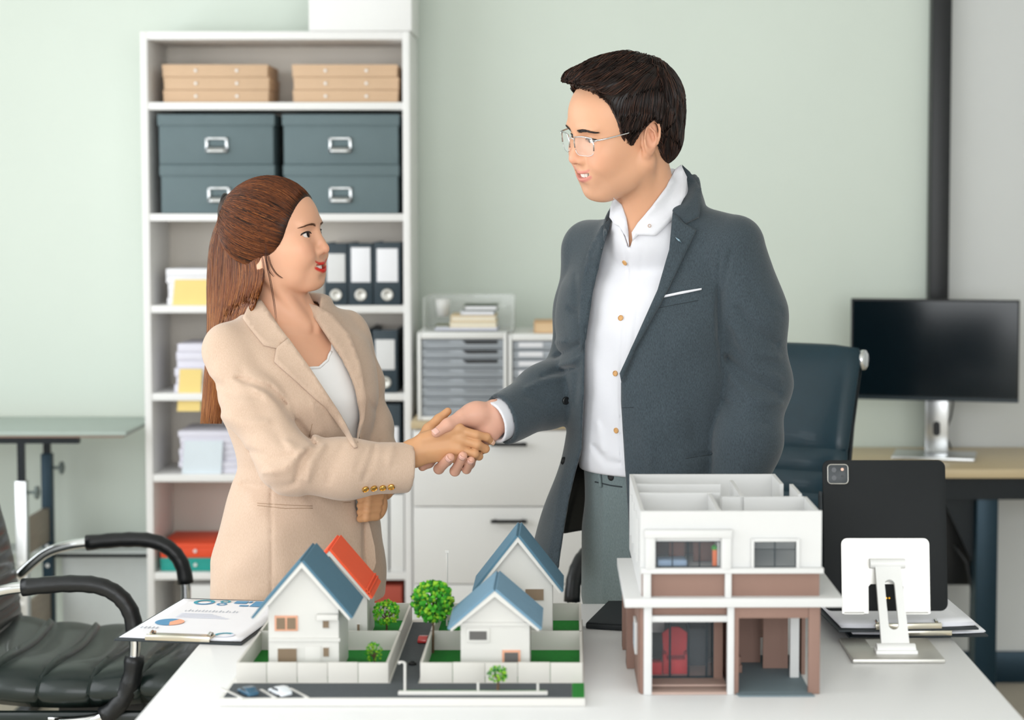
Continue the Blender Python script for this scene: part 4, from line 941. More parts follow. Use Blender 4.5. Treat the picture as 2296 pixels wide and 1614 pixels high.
def drape(name, poly, bvh, m, parent, lift=.004, thick=.003, step=9, smooth_it=14, Y0=None, fall=None):
    """a cloth piece with a pixel outline laid on the surface below it"""
    pts = []; n = len(poly)
    for i in range(n):
        a, b = Vector(poly[i]), Vector(poly[(i+1) % n]); k = max(1, int((b-a).length/step))
        pts += [a.lerp(b, q/k) for q in range(k)]
    nb = len(pts); xs = [p[0] for p in poly]; ys = [p[1] for p in poly]
    gx, gy = np.meshgrid(np.arange(min(xs), max(xs), step), np.arange(min(ys), max(ys), step)); gx = gx.ravel(); gy = gy.ravel()
    sd = poly_sd(gx, gy, poly); keep = sd < -step*.5
    pts += [Vector((x, y)) for x, y in zip(gx[keep], gy[keep])]
    r = delaunay_2d_cdt(pts, [], [list(range(nb))], 1, 1e-4); v2, fc = r[0], r[2]
    o = Vector((0, 0, CAMH)); D = []
    for p in v2:
        d = ray(p[0], p[1]); hit = bvh.ray_cast(o, d.normalized()); D.append((hit[0]-o).length/d.length if hit[0] is not None else np.nan)
    D = np.array(D); bad = np.isnan(D); med = np.nanmedian(D)
    for _ in range(2): G0 = np.array([[p[0], p[1]] for p in v2]); bad = bad | (np.nan_to_num(D, nan=9) > np.nanmedian(D[~bad])+.07)
    if bad.any():
        G = np.array([[p[0], p[1]] for p in v2]); good = np.where(~bad)[0]
        for i in np.where(bad)[0]:
            w_ = 1/((G[good]-G[i])**2).sum(1)**1.5; D[i] = (D[good]*w_).sum()/w_.sum()
    E = set()
    for f in fc:
        for i in range(len(f)): E.add((min(f[i], f[i-1]), max(f[i], f[i-1])))
    E = np.array(sorted(E)); D0 = D.copy()
    for _ in range(smooth_it):
        s = np.zeros(len(D)); c = np.zeros(len(D)); np.add.at(s, E[:, 0], D[E[:, 1]]); np.add.at(c, E[:, 0], 1); np.add.at(s, E[:, 1], D[E[:, 0]]); np.add.at(c, E[:, 1], 1)
        D = np.minimum(D0, .5*D+.5*s/np.maximum(c, 1))
    mb = MB(); mb.add([o+ray(p[0], p[1])*(D[i]) + Vector((0, -lift, lift*.15)) for i, p in enumerate(v2)], [tuple(reversed(f)) for f in fc])
    return mb.build(name, m, parent, thick=thick, smooth=True)
def seam(name, line, bvh, m, parent, r=.0012, lift=.001):
    o = Vector((0, 0, CAMH)); P = []
    for i in range(len(line)-1):
        for q in range(6):
            px = line[i][0]+(line[i+1][0]-line[i][0])*q/6; py = line[i][1]+(line[i+1][1]-line[i][1])*q/6; d = ray(px, py).normalized(); h = bvh.ray_cast(o, d)
            if h[0] is not None: P.append(h[0]+h[1]*lift)
    if len(P) > 2: return MB().tube(P, r, 6).build(name, m, parent, smooth=True)
def at_surface(px, py, bvh, Y=None):
    o = Vector((0, 0, CAMH)); h = bvh.ray_cast(o, ray(px, py).normalized()); return (h[0], h[1]) if h[0] is not None else (W(px, py, Y or 3.6), Vector((0, -1, 0)))
def disc(name, px, py, bvh, r, m, parent, th=.0025, holes=0):
    p, n = at_surface(px, py, bvh); z = n; x = z.cross(Vector((0, 0, 1))).normalized(); y = z.cross(x); rot = Matrix((x, y, z)).transposed()
    return MB().lathe([(0, 0), (r, 0), (r, th*.7), (r*.8, th), (r*.7, th*.6), (0, th*.6)], 16, p, rot).build(name, m, parent, smooth=False)
# colour-attribute materials
def skin_mat(name, rough=.45, sss=.12):
    m = mat(name, '#ffffff', rough, sss=sss, spec=.35); N = m.node_tree.nodes; L = m.node_tree.links; b = N['Principled BSDF']
    a = N.new('ShaderNodeVertexColor'); a.layer_name = 'Col'
    mixn = N.new('ShaderNodeMix'); mixn.data_type = 'RGBA'; mixn.blend_type = 'MULTIPLY'; mixn.inputs[0].default_value = 1
    r = [n for n in N if n.bl_idname == 'ShaderNodeMix' and n is not mixn][0]; r.inputs[6].default_value = (.94, .93, .92, 1); r.inputs[7].default_value = (1, 1, 1, 1)
    L.new(a.outputs[0], mixn.inputs[6]); L.new(r.outputs[2], mixn.inputs[7]); L.new(mixn.outputs[2], b.inputs['Base Color'])
    return m
def fabric(name, col, col2, rough=.85, scale=900, aniso=(1, 1, .25), bump=.35):
    m = mat(name, col, rough, var=.0, sheen=.25, spec=.2); N = m.node_tree.nodes; L = m.node_tree.links; b = N['Principled BSDF']
    mp = [n for n in N if n.bl_idname == 'ShaderNodeMapping'][0]; mp.inputs['Scale'].default_value = aniso
    n = [n for n in N if n.bl_idname == 'ShaderNodeTexNoise'][0]; n.inputs['Scale'].default_value = scale; n.inputs['Detail'].default_value = 2
    r = [n for n in N if n.bl_idname == 'ShaderNodeMix'][0]; r.inputs[6].default_value = lin(col)+(1,); r.inputs[7].default_value = lin(col2)+(1,)
    wv = N.new('ShaderNodeTexNoise'); wv.inputs['Scale'].default_value = scale*.8; mp2 = N.new('ShaderNodeMapping'); mp2.inputs['Scale'].default_value = (.3, .3, 1.2)
    tc = [n for n in N if n.bl_idname == 'ShaderNodeTexCoord'][0]; L.new(tc.outputs['Object'], mp2.inputs[0]); L.new(mp2.outputs[0], wv.inputs['Vector'])
    ad = N.new('ShaderNodeMath'); ad.operation = 'ADD'; L.new(n.outputs['Fac'], ad.inputs[0]); L.new(wv.outputs['Fac'], ad.inputs[1])
    bp = N.new('ShaderNodeBump'); bp.inputs['Strength'].default_value = bump; bp.inputs['Distance'].default_value = .0006; L.new(ad.outputs[0], bp.inputs['Height']); L.new(bp.outputs[0], b.inputs['Normal'])
    return m
def hair_mat(name, c0, c1, c2):
    m = mat(name, c1, .42, var=.0, spec=.35); N = m.node_tree.nodes; L = m.node_tree.links; b = N['Principled BSDF']; b.inputs['Anisotropic'].default_value = .5
    a = N.new('ShaderNodeVertexColor'); a.layer_name = 'Col'; L.new(a.outputs[0], b.inputs['Base Color'])
    return m
def strands(name, paths, radii, cols, m, parent, extra=None):
    """paths: (n, k, 3) array of polylines -> thin three sided tapering tubes in one mesh"""
    n, k, _ = paths.shape; T = np.gradient(paths, axis=1); T /= np.linalg.norm(T, axis=2, keepdims=True)+1e-9
    up = np.where(np.abs(T[..., 2:3]) < .9, V3(0, 0, 1), V3(1, 0, 0)); U = np.cross(T, up); U /= np.linalg.norm(U, axis=2, keepdims=True)+1e-9; Vv = np.cross(T, U)
    tp = radii[:, None]*np.interp(np.linspace(0, 1, k), [0, .15, .7, 1], [.08, 1, .9, .2])[None]
    ring = [paths+(U*math.cos(a)+Vv*math.sin(a))*tp[..., None] for a in (0, 2.094, 4.189)]
    P = np.stack(ring, 2).reshape(-1, 3)
    s = np.arange(n)[:, None, None]*k*3; i = np.arange(k-1)[None, :, None]*3; j = np.arange(3)[None, None, :]; j2 = (j+1) % 3
    Q = np.stack([s+i+j, s+i+j2, s+i+3+j2, s+i+3+j], -1).reshape(-1, 4)
    C = np.repeat(cols[:, None, :], k*3, 1).reshape(-1, 3) if cols.ndim == 2 else np.repeat(cols[:, :, None, :], 3, 2).reshape(-1, 3)
    if extra is not None:
        P2, Q2, C2 = extra; Q = np.concatenate([Q, Q2+len(P)]); P = np.concatenate([P, P2]); C = np.concatenate([C, C2])
    return np_mesh(name, P, Q, m, parent, C)

# ------------------------------------------------------------------ head in its own frame: x forward, y left, z up (metres, before scaling)
def head_sd(q, fem, smile, ear=True):
    ya = np.abs(q[:, 1]); q2 = np.stack([q[:, 0], ya, q[:, 2]], 1)     # symmetric half
    j = .9 if fem else 1.0
    d = ell(q, (-.010, 0, .030), (.097, .077, .084))
    d = smin(d, ell(q, (.026 if fem else .030, 0, .034), (.062 if fem else .064, .062, .066)), .03)
    d = smin(d, ell(q, (.027 if fem else .030, 0, -.034), (.059, .058*(.97 if fem else 1), .072 if fem else .076)), .03)
    d = smin(d, cap(q2, (-.012, .056*j+.002, -.056), (.054 if fem else .053, .018*j, -.102+(.008 if fem else 0)), .015, .014), .034)
    cz0 = .007 if fem else 0
    d = smin(d, ell(q, (.067 if fem else .066, 0, -.101+cz0), (.017, .021*j, .016)), .02)
    d = smin(d, ell(q, (.022, 0, -.080+(.008 if fem else 0)), (.050, .046*j, .030)), .03)
    d = smin(d, ell(q2, (.058, .044, -.026), (.027, .021, .022)), .022)           # cheekbone
    d = smin(d, ell(q2, (.066, .036, -.046), (.020, .018, .016)), .02)             # apple of the smiling cheek
    d = smin(d, ell(q2, (.026, .040, -.048), (.040, .018, .040)), .025)
    if not fem: d = smin(d, ell(q2, (.080, .024, .021), (.012, .026, .008)), .012)
    else: d = smin(d, ell(q2, (.078, .024, .022), (.011, .024, .008)), .014)
    d = smax(d, -ell(q2, (.100, .033, .002), (.016, .021, .011)), .014)             # eye socket
    # nose
    nl = -.003 if fem else 0
    nz = smin(cap(q, (.084, 0, .012), (.100+nl, 0, -.028), .0062, .0088), ell(q, (.1005+nl, 0, -.0350), (.0112, .0105, .0098)), .008)
    nz = smin(nz, ell(q2, (.092+nl, .0115, -.0375), (.0105, .0075, .0078)), .006)
    d = smin(d, nz, .010)
    d = smax(d, -ell(q2, (.0985+nl, .0058, -.0445), (.0055, .0032, .0042)), .003)
    # mouth mound, lips, opening
    mo = V3(.0045, 0, .002) if fem else V3(0, 0, 0); q0_ = q; q = q+mo; q2 = q2+mo
    d = smin(d, ell(q, (.074, 0, -.067), (.018, .032, .022)), .018)
    nf = np.linalg.norm(np.cross(q2-V3(.088, .017, -.044), V3(-.52, .52, -.67)), axis=1); d = d+.0013*np.exp(-(nf/.0035)**2)*np.clip((q[:, 0]-.06)/.01, 0, 1)*np.clip((-.040-q[:, 2])/.006, 0, 1)*np.clip((q[:, 2]+.068)/.008, 0, 1)
    cz = .0075*(ya/.03)**2                                                             # corners lifted
    m = np.stack([q[:, 0]+.82*ya**2/.03, q[:, 1], q[:, 2]-cz], 1)
    m2 = np.stack([m[:, 0], ya, m[:, 2]], 1)
    up = cap(m2, (.0925, .0, -.0605), (.0935, .030, -.0660), .0042, .0016)
    lw = cap(m2, (.0910, .0, -.0755-.002*(smile-1)), (.0925, .029, -.0685), .0054 if fem else .0050, .0018)
    d = smin(d, up, .005); d = smin(d, lw, .005)
    d = smax(d, -ell(m, (.0985, 0, -.0675), (.020, .0285, .0036*smile)), .0016)
    d = smax(d, -cap(m2, (.099, .030, -.066), (.099, .033, -.066), .0035, .0025), .004)
    d = smax(d, -ell(q, (.098, 0, -.0885), (.010, .018, .0055)), .012)             # hollow under the lower lip
    q = q0_; q2 = q2-mo
    # lids
    E = (.0720, .0320, .0005); lid = ell(q2, E, (.0142, .0150, .0132)); d = smin(d, lid, .004)
    d = smax(d, -ell(q2, (.0885, .0345, .0004), (.0170, .0165, .0060 if fem else .0040)), .0012)
    if ear:
        a = R(-14); rot = np.array([[math.cos(a), 0, math.sin(a)], [0, 1, 0], [-math.sin(a), 0, math.cos(a)]])
        yaw = R(20); ry = np.array([[math.cos(yaw), -math.sin(yaw), 0], [math.sin(yaw), math.cos(yaw), 0], [0, 0, 1]]); rr = ry@rot
        e = ell(q2, (-.016, .0800, -.006), (.0185, .0070, .0310), rr); e = smin(e, ell(q2, (-.007, .0745, -.034), (.0085, .0065, .0105)), .008)
        e = smax(e, -ell(q2, (-.0125, .0880, -.003), (.0125, .0085, .0220), rr), .0025)
        hx = [(-.016+.0150*math.cos(R(t))-.22*(.0285*math.sin(R(t))), 0, -.004+.0285*math.sin(R(t))) for t in range(-50, 211, 26)]; hx = [(x, .0800-.36*(x+.016), z) for x, _, z in hx]; e = smin(e, chain(q2, hx, [.0026]*len(hx)), .003)
        ax_ = [(-.020, .0835, -.022), (-.0235, .0850, -.008), (-.0215, .0850, .004), (-.0150, .0825, .012)]; e = smin(e, chain(q2, ax_, [.0022]*4), .003)
        e = smin(e, cap(q2, (-.008, .0785, .006), (-.016, .0805, -.018), .0032, .0028), .004)
        e = smin(e, ell(q2, (-.004, .0745, -.014), (.005, .005, .008)), .004)
        d = smin(d, e, .005)
    return d
class Head:
    def __init__(s, O, yaw, pitch, roll, sc_, fem, smile):
        F = Vector((math.cos(yaw), math.sin(yaw), 0)); Lf = Vector((-math.sin(yaw), math.cos(yaw), 0)); U = Vector((0, 0, 1))
        F2 = F*math.cos(pitch)+U*math.sin(pitch); U2 = -F*math.sin(pitch)+U*math.cos(pitch)
        L3 = Lf*math.cos(roll)+U2*math.sin(roll); U3 = -Lf*math.sin(roll)+U2*math.cos(roll)
        s.M = np.array([F2, L3, U3]).T; s.s = sc_; s.O = V3(O); s.fem = fem; s.smile = smile
    def loc(s, p): return (p-s.O)@s.M/s.s
    def wld(s, q): return s.O+np.atleast_2d(q)@s.M.T*s.s
    def anchor(s, q, p): s.O = s.O+V3(p)-s.wld(V3(q))[0]; return s
    def sd(s, p, ear=True): return head_sd(s.loc(p), s.fem, s.smile, ear)*s.s
def head_color(q, base, lip, blush, fem):
    n = len(q); c = np.tile(V3(base), (n, 1)); ya = np.abs(q[:, 1])
    def mixc(c, k, w): return c*(1-w[:, None])+V3(k)*w[:, None]
    g = np.exp(-(((q[:, 0]-.062)/.03)**2+((ya-.042)/.018)**2+((q[:, 2]+.03)/.02)**2)); c = mixc(c, blush, g*.6)
    g = np.exp(-(((q[:, 0]-.108)/.018)**2+(ya/.014)**2+((q[:, 2]+.034)/.014)**2)); c = mixc(c, blush, g*.45)
    g = np.exp(-(((q[:, 0]+.015)/.02)**2+((ya-.083)/.012)**2+((q[:, 2]+.005)/.04)**2)); c = mixc(c, blush, g*.35)
    if fem: q = q+V3(.0045, 0, .002)
    cz = .0075*(ya/.03)**2; z = q[:, 2]-cz; fx = np.clip((q[:, 0]-.060)/.004, 0, 1)
    wu = np.clip(1.6-1.6*(ya/.033)**4, 0, 1)*fx
    u = wu*np.clip(1-np.abs(z+.0612)/(.0052*(1-.5*np.minimum(ya/.03, 1)))*1.0, 0, 1)*1.7*(z > -.0700)
    l = wu*np.clip(1-np.abs(z+.0745)/(.0080*(1-.5*np.minimum(ya/.03, 1)))*1.0, 0, 1)*1.7*(z < -.066)
    c = mixc(c, lip, np.clip(np.maximum(u, l)*1.2, 0, 1))
    ins = (q[:, 0] > .05) & (q[:, 0] < .0895) & (ya < .02) & (z > -.0725) & (z < -.0625)
    return c
def eyeballs(H, gaze, parent, iris='#2a1a12', r=.0131):
    out = []
    for sgn in (-1, 1):
        C = H.wld(V3(.0718, sgn*.0318, .0004))[0]; g = V3(gaze)-C; g /= np.linalg.norm(g); g = g*.55+H.M[:, 0]*.45; g /= np.linalg.norm(g)
        a = np.cross(g, V3(0, 0, 1)); a /= np.linalg.norm(a); b = np.cross(a, g); P, C_ = [], []; nu, nv = 40, 24
        for i in range(nv):
            th = math.pi*i/(nv-1)*.98+.01
            for j_ in range(nu):
                ph = 2*math.pi*j_/nu; d = g*math.cos(th)+(a*math.cos(ph)+b*math.sin(ph))*math.sin(th); P.append(C+d*r*H.s)
                C_.append(lin('#060505') if th < .24 else lin(iris) if th < .58 else lin('#ddd5d0'))
        Q = np.array([(i*nu+j_, (i+1)*nu+j_, (i+1)*nu+(j_+1) % nu, i*nu+(j_+1) % nu) for i in range(nv-1) for j_ in range(nu)])
        out.append(np_mesh('eye', np.array(P), Q, M_eye, parent, np.array(C_)))
    return out
M_eye = skin_mat('eye_wet', .12, 0)
M_skin = skin_mat('skin')
def on_face(H, bvh, y, z, off=.0006):
    """point of the face surface in front of local (y, z)"""
    a = H.wld(V3(.2, y, z))[0]; d = Vector(-H.M[:, 0]); h = bvh.ray_cast(Vector(a), d); return V3(h[0]+h[1]*off) if h[0] is not None else a+V3(d)*.1*H.s
def face_line(H, bvh, pts, off=.0006): return [Vector(on_face(H, bvh, y, z, off)) for y, z in pts]
def lashes(H, bvh, parent, m, fem):
    for sgn in (-1, 1):
        up = [(sgn*(.0345+.0158*math.cos(a)), .0004+(.0062 if fem else .0042)*math.sin(a)) for a in np.linspace(.0, math.pi-.15, 14)]
        r = [.0005+(.0012 if fem else .0009)*math.sin(math.pi*(i+1.5)/15.5) for i in range(14)]
        MB().tube(face_line(H, bvh, up, .0004), r, 6).build('eyelash_line', m, parent, smooth=True)
def brow(H, bvh, parent, m, fem, col):
    rnd = np.random.RandomState(3)
    for sgn in (-1, 1):
        P = []
        for i in range(130 if fem else 190):
            t = rnd.rand(); y = .012+.036*t; z = .0165+.0050*math.sin(t*2.2)-(.003*t*t) + rnd.uniform(-1, 1)*(.0022 if fem else .0032)*(1-.6*t)
            dy = .0065; dz = .0022*(1-t)-.0012*t; L_ = []
            for k in range(4): L_.append(on_face(H, bvh, sgn*(y+dy*k/3), z+dz*k/3, .0006+.0007*math.sin(k)))
            P.append(L_)
        P = np.array(P); strands('eyebrow', P, np.full(len(P), .00038 if fem else .0005), np.tile(V3(lin(col)), (len(P), 1)), m, parent)
def teeth(H, parent):
    mb = MB(); xs = np.linspace(-.024, .024, 9)
    for i in range(8):
        y0, y1 = xs[i]+.0002, xs[i+1]-.0002; ym_ = (y0+y1)/2; cz = .0075*(ym_/.03)**2; x = .0885-.82*ym_*ym_/.03
        P = [V3(x, y0, -.0612+cz), V3(x, y1, -.0612+cz), V3(x, y1, -.0712+cz), V3(x, y0, -.0712+cz)]; P = [Vector(H.wld(p-(V3(.0045, 0, .002) if H.fem else 0))[0]) for p in P]
        mb.prism(P, Vector(H.M[:, 0])*-.004)
    return mb.build('teeth', mat('teeth_white', '#f2ece2', .25, var=.01), parent, bevel=.0006)
# ------------------------------------------------------------------ shared body pieces
_FS = {}
def fine_secs(secs):
    k = id(secs)
    if k not in _FS:
        A = np.array(secs); z = np.linspace(A[0, 0], A[-1, 0], 160); w_ = np.exp(-(np.linspace(-2, 2, 15))**2); w_ /= w_.sum(); o = [z]
        for c in range(1, 6): y = np.interp(z, A[:, 0], A[:, c]); o.append(np.convolve(np.pad(y, 7, mode='edge'), w_, 'valid'))
        _FS[k] = np.stack(o, 1)
    return _FS[k]
def torso_sd(p, C, f, l, secs, off=0.0, n=2.4):
    """C: centre xy, f/l: forward/left unit vectors; secs rows: z, forward shift, left shift, half width, front depth, back depth"""
    S_ = fine_secs(secs); z = p[:, 2]; q = p[:, :2]-V3(C); a = q@V3(f); b = q@V3(l)
    it = lambda k: np.interp(z, S_[:, 0], S_[:, k])
    a = a-it(1); b = b-it(2); hw = it(3)+off; hd = np.where(a > 0, it(4), it(5))+off
    r = (np.abs(a/hd)**n+np.abs(b/hw)**n+1e-12)**(1/n); m = np.minimum(hw, hd); d = (r-1)*m
    zt, zb = S_[-1, 0]+off, S_[0, 0]-off
    return smax(smax(d, z-zt, .02), zb-z, .02)
def crease(p, lines, ymax):
    """cloth folds: each line = (pixel polyline, depth, half width in px); positive depth = groove"""
    u, v = proj(p); d = np.zeros(len(p)); front = np.clip((ymax-p[:, 1])/.02+.5, 0, 1)
    for pts, amp, wd in lines:
        s = np.full(len(p), 1e9)
        for i in range(len(pts)-1):
            a = V3(pts[i]); b = V3(pts[i+1]); e = b-a; h = np.clip(((u-a[0])*e[0]+(v-a[1])*e[1])/(e@e), 0, 1)
            t = (i+h)/(len(pts)-1); s = np.minimum(s, ((u-a[0]-e[0]*h)**2+(v-a[1]-e[1]*h)**2)/(wd*(.45+.55*np.sin(np.pi*np.clip(t, .02, .98))))**2)
        d += amp*np.exp(-s)*front
    return np.clip(d, -.014, .0105)
def ripple(p, amp, fx, fy, fz, ph=0): return amp*np.sin(p[:, 0]*fx+p[:, 1]*fy+p[:, 2]*fz+ph)
def finger(p, pts, rs): return chain(p, pts, rs, .0)
def HP(px, py, Y): return V3(W(px, py, Y))
def nail(name, tip, prev, facing, m, parent, r, ln=.009):
    """small shield on the finger tip"""
    tip = Vector(tip); ax = (tip-Vector(prev)).normalized(); n = Vector(facing); n = (n-ax*n.dot(ax)).normalized(); s = ax.cross(n); mb = MB()
    def g(u, v):
        a = (u-.5)*1.7; return tip+ax*((v-.55)*ln+.002)+(n*math.cos(a)+s*math.sin(a))*(r*1.02)*(1 if v < .8 else .97)
    mb.grid(g, 7, 5); return mb.build(name, m, parent, thick=.0006, smooth=True)
M_nailw = mat('nail_natural', '#e2b79c', .25, var=.02); M_nailm = mat('nail_pink', '#e3b3a4', .25, var=.02)
def shoe(parent, x, y, ang, m, L_=.27, w_=.095):
    ca, sa = math.cos(ang), math.sin(ang)
    def f(p):
        q = p-V3(x, y, 0); a = q[:, 0]*ca+q[:, 1]*sa; b = -q[:, 0]*sa+q[:, 1]*ca; r = np.stack([a, b, q[:, 2]], 1)
        d = smin(ell(r, (L_*.22, 0, .035), (L_*.36, w_*.48, .04)), ell(r, (-L_*.12, 0, .045), (L_*.30, w_*.40, .05)), .03); d = smin(d, cap(r, (-L_*.16, 0, .06), (-L_*.16, 0, .10), .042, .042), .03)
        return smax(d, .004-q[:, 2], .004)
    P, Q = surf(f, (x-.25, y-.25, -.01), (x+.25, y+.25, .16), .006); o = np_mesh('shoe', P, Q, m, parent); return o
def legs_sd(p, hips, knees, ankles, r=(.082, .058, .045), k=.03):
    d = None
    for h, kn, an in zip(hips, knees, ankles):
        e = smin(cap(p, h, kn, r[0], r[1]), cap(p, kn, an, r[1], r[2]), .03); d = e if d is None else smin(d, e, k)
    return d
# ------------------------------------------------------------------ woman in the tan blazer
M_tanj = fabric('tan_linen_cloth', '#b99d87', '#d2baa6', scale=700)
M_tanlin = mat('tan_lining', '#7a6552', .8, var=.05)
M_top = mat('white_knit', '#ecebea', .85, var=.015, bump=.15, bscale=1500)
M_blacktr = fabric('black_trouser_cloth', '#17181a', '#222427')
M_gold = mat('gold_metal', '#e2b768', .22, 1.0, var=.03)
M_shoeb = mat('black_shoe_leather', '#121212', .3)
WF, WL = V3(.74, -.672), V3(.672, .74); WC = V3(W(664, 900, 3.75).x, 3.75)
def w3(a, b, z): q = WC+WF*a+WL*b; return V3(q[0], q[1], z)
wm = thing('person', 'woman in a tan blazer with long brown half tied hair, shaking hands beside the bookshelf', 'person', (WC[0], WC[1], 0))
WSEC = [(.62, .012, 0, .136, .090, .100), (.70, .012, 0, .140, .092, .102), (.80, .014, 0, .138, .092, .100), (.88, .018, 0, .126, .088, .088), (.965, .020, 0, .108, .080, .070), (1.05, .012, 0, .120, .096, .076), (1.12, .004, 0, .140, .120, .090), (1.19, -.005, 0, .150, .100, .090), (1.235, -.01, 0, .138, .075, .080), (1.27, -.015, 0, .090, .052, .060), (1.30, -.02, 0, .060, .040, .048)]
wH = Head((0, 0, 0), R(-15), R(9), R(3), .965, True, 1.2).anchor((-.008, -.072, -.015), W(585, 561, 3.66))
nb = HP(642, 722, 3.745)
wS = [HP(514, 792, 3.645), HP(574, 905, 3.605), HP(650, 1040, 3.545), HP(780, 1052, 3.565), HP(935, 1046, 3.60)]; wSr = [.054, .056, .056, .053, .047]
wT = [HP(778, 752, 3.865), HP(806, 860, 3.87), HP(823, 955, 3.85), HP(842, 1030, 3.79), HP(858, 1096, 3.735)]; wTr = [.047, .045, .047, .044, .040]
def w_neck(p):
    d = wH.sd(p, False); ql_ = wH.loc(p); d = smin(d, ell(np.stack([ql_[:, 0], np.abs(ql_[:, 1]), ql_[:, 2]], 1), (-.004, .0715, -.040), (.009, .0065, .013))*wH.s, .004); a = wH.wld(V3(-.022, 0, -.050))[0]; k = cap(p, a, nb, .047, .051)
    d = smin(d, k, .018)
    t = torso_sd(p, WC, WF, WL, WSEC); d2 = smin(t, cap(p, nb+V3(0, 0, -.01), wS[0]+V3(0, 0, .012), .045, .035), .03); d2 = smin(d2, cap(p, nb+V3(0, 0, -.01), wT[0]+V3(0, 0, .012), .045, .035), .03)
    d = smin(d, d2, .03)
    # sterno-mastoid cords and collar bones
    e0 = wH.wld(V3(-.012, -.062, -.05))[0]; s0 = w3(.045, -.012, 1.268); d = smin(d, cap(p, e0, s0, .012, .009), .014); e1 = wH.wld(V3(-.012, .062, -.05))[0]; d = smin(d, cap(p, e1, w3(.045, .012, 1.268), .012, .009), .014)
    for s in (-1, 1): d = smin(d, cap(p, w3(.048, s*.014, 1.258), w3(.02, s*.11, 1.262), .008, .008), .012)
    return d
P1, Q1 = surf(w_neck, (-.88, 3.5, 1.10), (-.38, 3.95, 1.62), .0018)
# right hand: back towards the camera, thumb up
def w_hand(p):
    Yh = 3.598; wr0 = HP(850, 1040, Yh-.01); wr = HP(928, 1016, Yh)
    d = ecap(p, wr0, wr, (.026, .019), (.025, .018), (0, 0, 1))
    pm = HP(1026, 988, Yh+.002); d = smin(d, ecap(p, wr, pm, (.024, .016), (.036, .013), (-.1, 0, 1)), .012)
    for (a, b, r0) in (((948, 985), (1020, 965), .013), ((950, 1010), (1020, 1002), .012)): d = smin(d, cap(p, HP(*a, Yh-.004), HP(*b, Yh-.004), r0*.8, r0*.75), .014)
    fg = [([(1022, 962, -.004), (1068, 975, -.006), (1091, 980, .004), (1101, 990, .016)], [.0098, .0086, .0078, .0064]),
          ([(1024, 984, -.004), (1070, 996, -.008), (1088, 1006, .006), (1080, 1012, .026)], [.0100, .0088, .0080, .0066]),
          ([(1020, 1006, -.003), (1064, 1017, -.007), (1074, 1023, .007), (1062, 1026, .026)], [.0095, .0084, .0074, .0062]),
          ([(1010, 1024, .002), (1044, 1032, .0), (1050, 1036, .012), (1040, 1036, .026)], [.0085, .0074, .0066, .0056])]
    F_ = None
    for pts, rs in fg:
        e = chain(p, [HP(x, y, Yh+o) for x, y, o in pts], rs, .004); F_ = e if F_ is None else smin(F_, e, .0022)
    d = smin(d, F_, .009)
    for (x, y) in ((1028, 958), (1033, 983), (1027, 1006)): d = smin(d, ell(p, HP(x, y, Yh-.009), (.009, .006, .008)), .008)
    th = chain(p, [HP(940, 998, Yh+.010), HP(962, 962, Yh+.024), HP(984, 940, Yh+.034), HP(1004, 922, Yh+.040)], [.0135, .0120, .0098, .0075], .005)
    return smin(d, th, .010)
P2, Q2 = surf(w_hand, HP(830, 1085, 3.54), HP(1120, 900, 3.68), .0016)
def w_hand2(p):
    d = chain(p, [wT[3], wT[4]], [.025, .024]); pm = HP(840, 1130, 3.700); d = smin(d, ell(p, pm, (.026, .020, .034)), .014)
    for k in range(4):
        e = chain(p, [HP(852-3*k, 1112+15*k, 3.683), HP(826-2*k, 1113+15.5*k, 3.664), HP(808, 1118+15*k, 3.672)], [.0092, .0086, .0076], .004); d = smin(d, e, .0025)
    return smin(d, chain(p, [HP(856, 1108, 3.70), HP(838, 1100, 3.672), HP(818, 1103, 3.664)], [.0105, .0092, .0078], .004), .004)
P3, Q3 = surf(w_hand2, HP(790, 1200, 3.60), HP(900, 1040, 3.86), .0022)
def w_low(p):
    d = torso_sd(p, WC, WF, WL, WSEC, -.004); d = smin(d, legs_sd(p, [w3(0, .07, .80), w3(0, -.07, .80)], [w3(.02, .075, .43), w3(.03, -.075, .43)], [w3(-.01, .08, .08), w3(0, -.08, .08)], (.075, .05, .036)), .04)
    d = smin(d, chain(p, wS[:4], [.038, .038, .034, .030], .02), .02); return smin(d, chain(p, wT[:4], [.036, .034, .032, .03], .02), .02)
P4, Q4 = surf(lambda p: smax(w_low(p), p[:, 2]-1.16, .004), (-.98, 3.35, .03), (-.25, 4.05, 1.30), .008)
P, Q = join((P1, Q1), (P2, Q2), (P3, Q3), (P4, Q4))
base = V3(lin('#dda98b')); col = np.tile(base, (len(P), 1)); n1 = len(P1)
col[:n1] = head_color(wH.loc(P1), lin('#dda98b'), lin('#d2352c'), lin('#e59c80'), True)
far = wH.loc(P1)[:, 2] < -.13; col[:n1][far] = base
col[n1:n1+len(P2)] = lin('#cd9a70'); col[n1+len(P2):n1+len(P2)+len(P3)] = lin('#cd9a70')
body = np_mesh('body', P, Q, M_skin, wm, col)
wb = bvh_of(P1, Q1)
M_lash = mat('black_lash', '#0d0908', .5)
eyeballs(wH, (W(1300, 330, 3.5)), wm, '#1a0f0b'); lashes(wH, wb, wm, M_lash, True); M_hairw = hair_mat('brown_hair', '#1f1410', '#5a3018', '#a8672f'); brow(wH, wb, wm, M_hairw, True, '#5f402e'); teeth(wH, wm)
for t_, pv in ((HP(1101, 990, 3.614), HP(1091, 980, 3.602)),): nail('fingernail', t_, pv, (.2, -1, .3), M_nailw, wm, .0066)
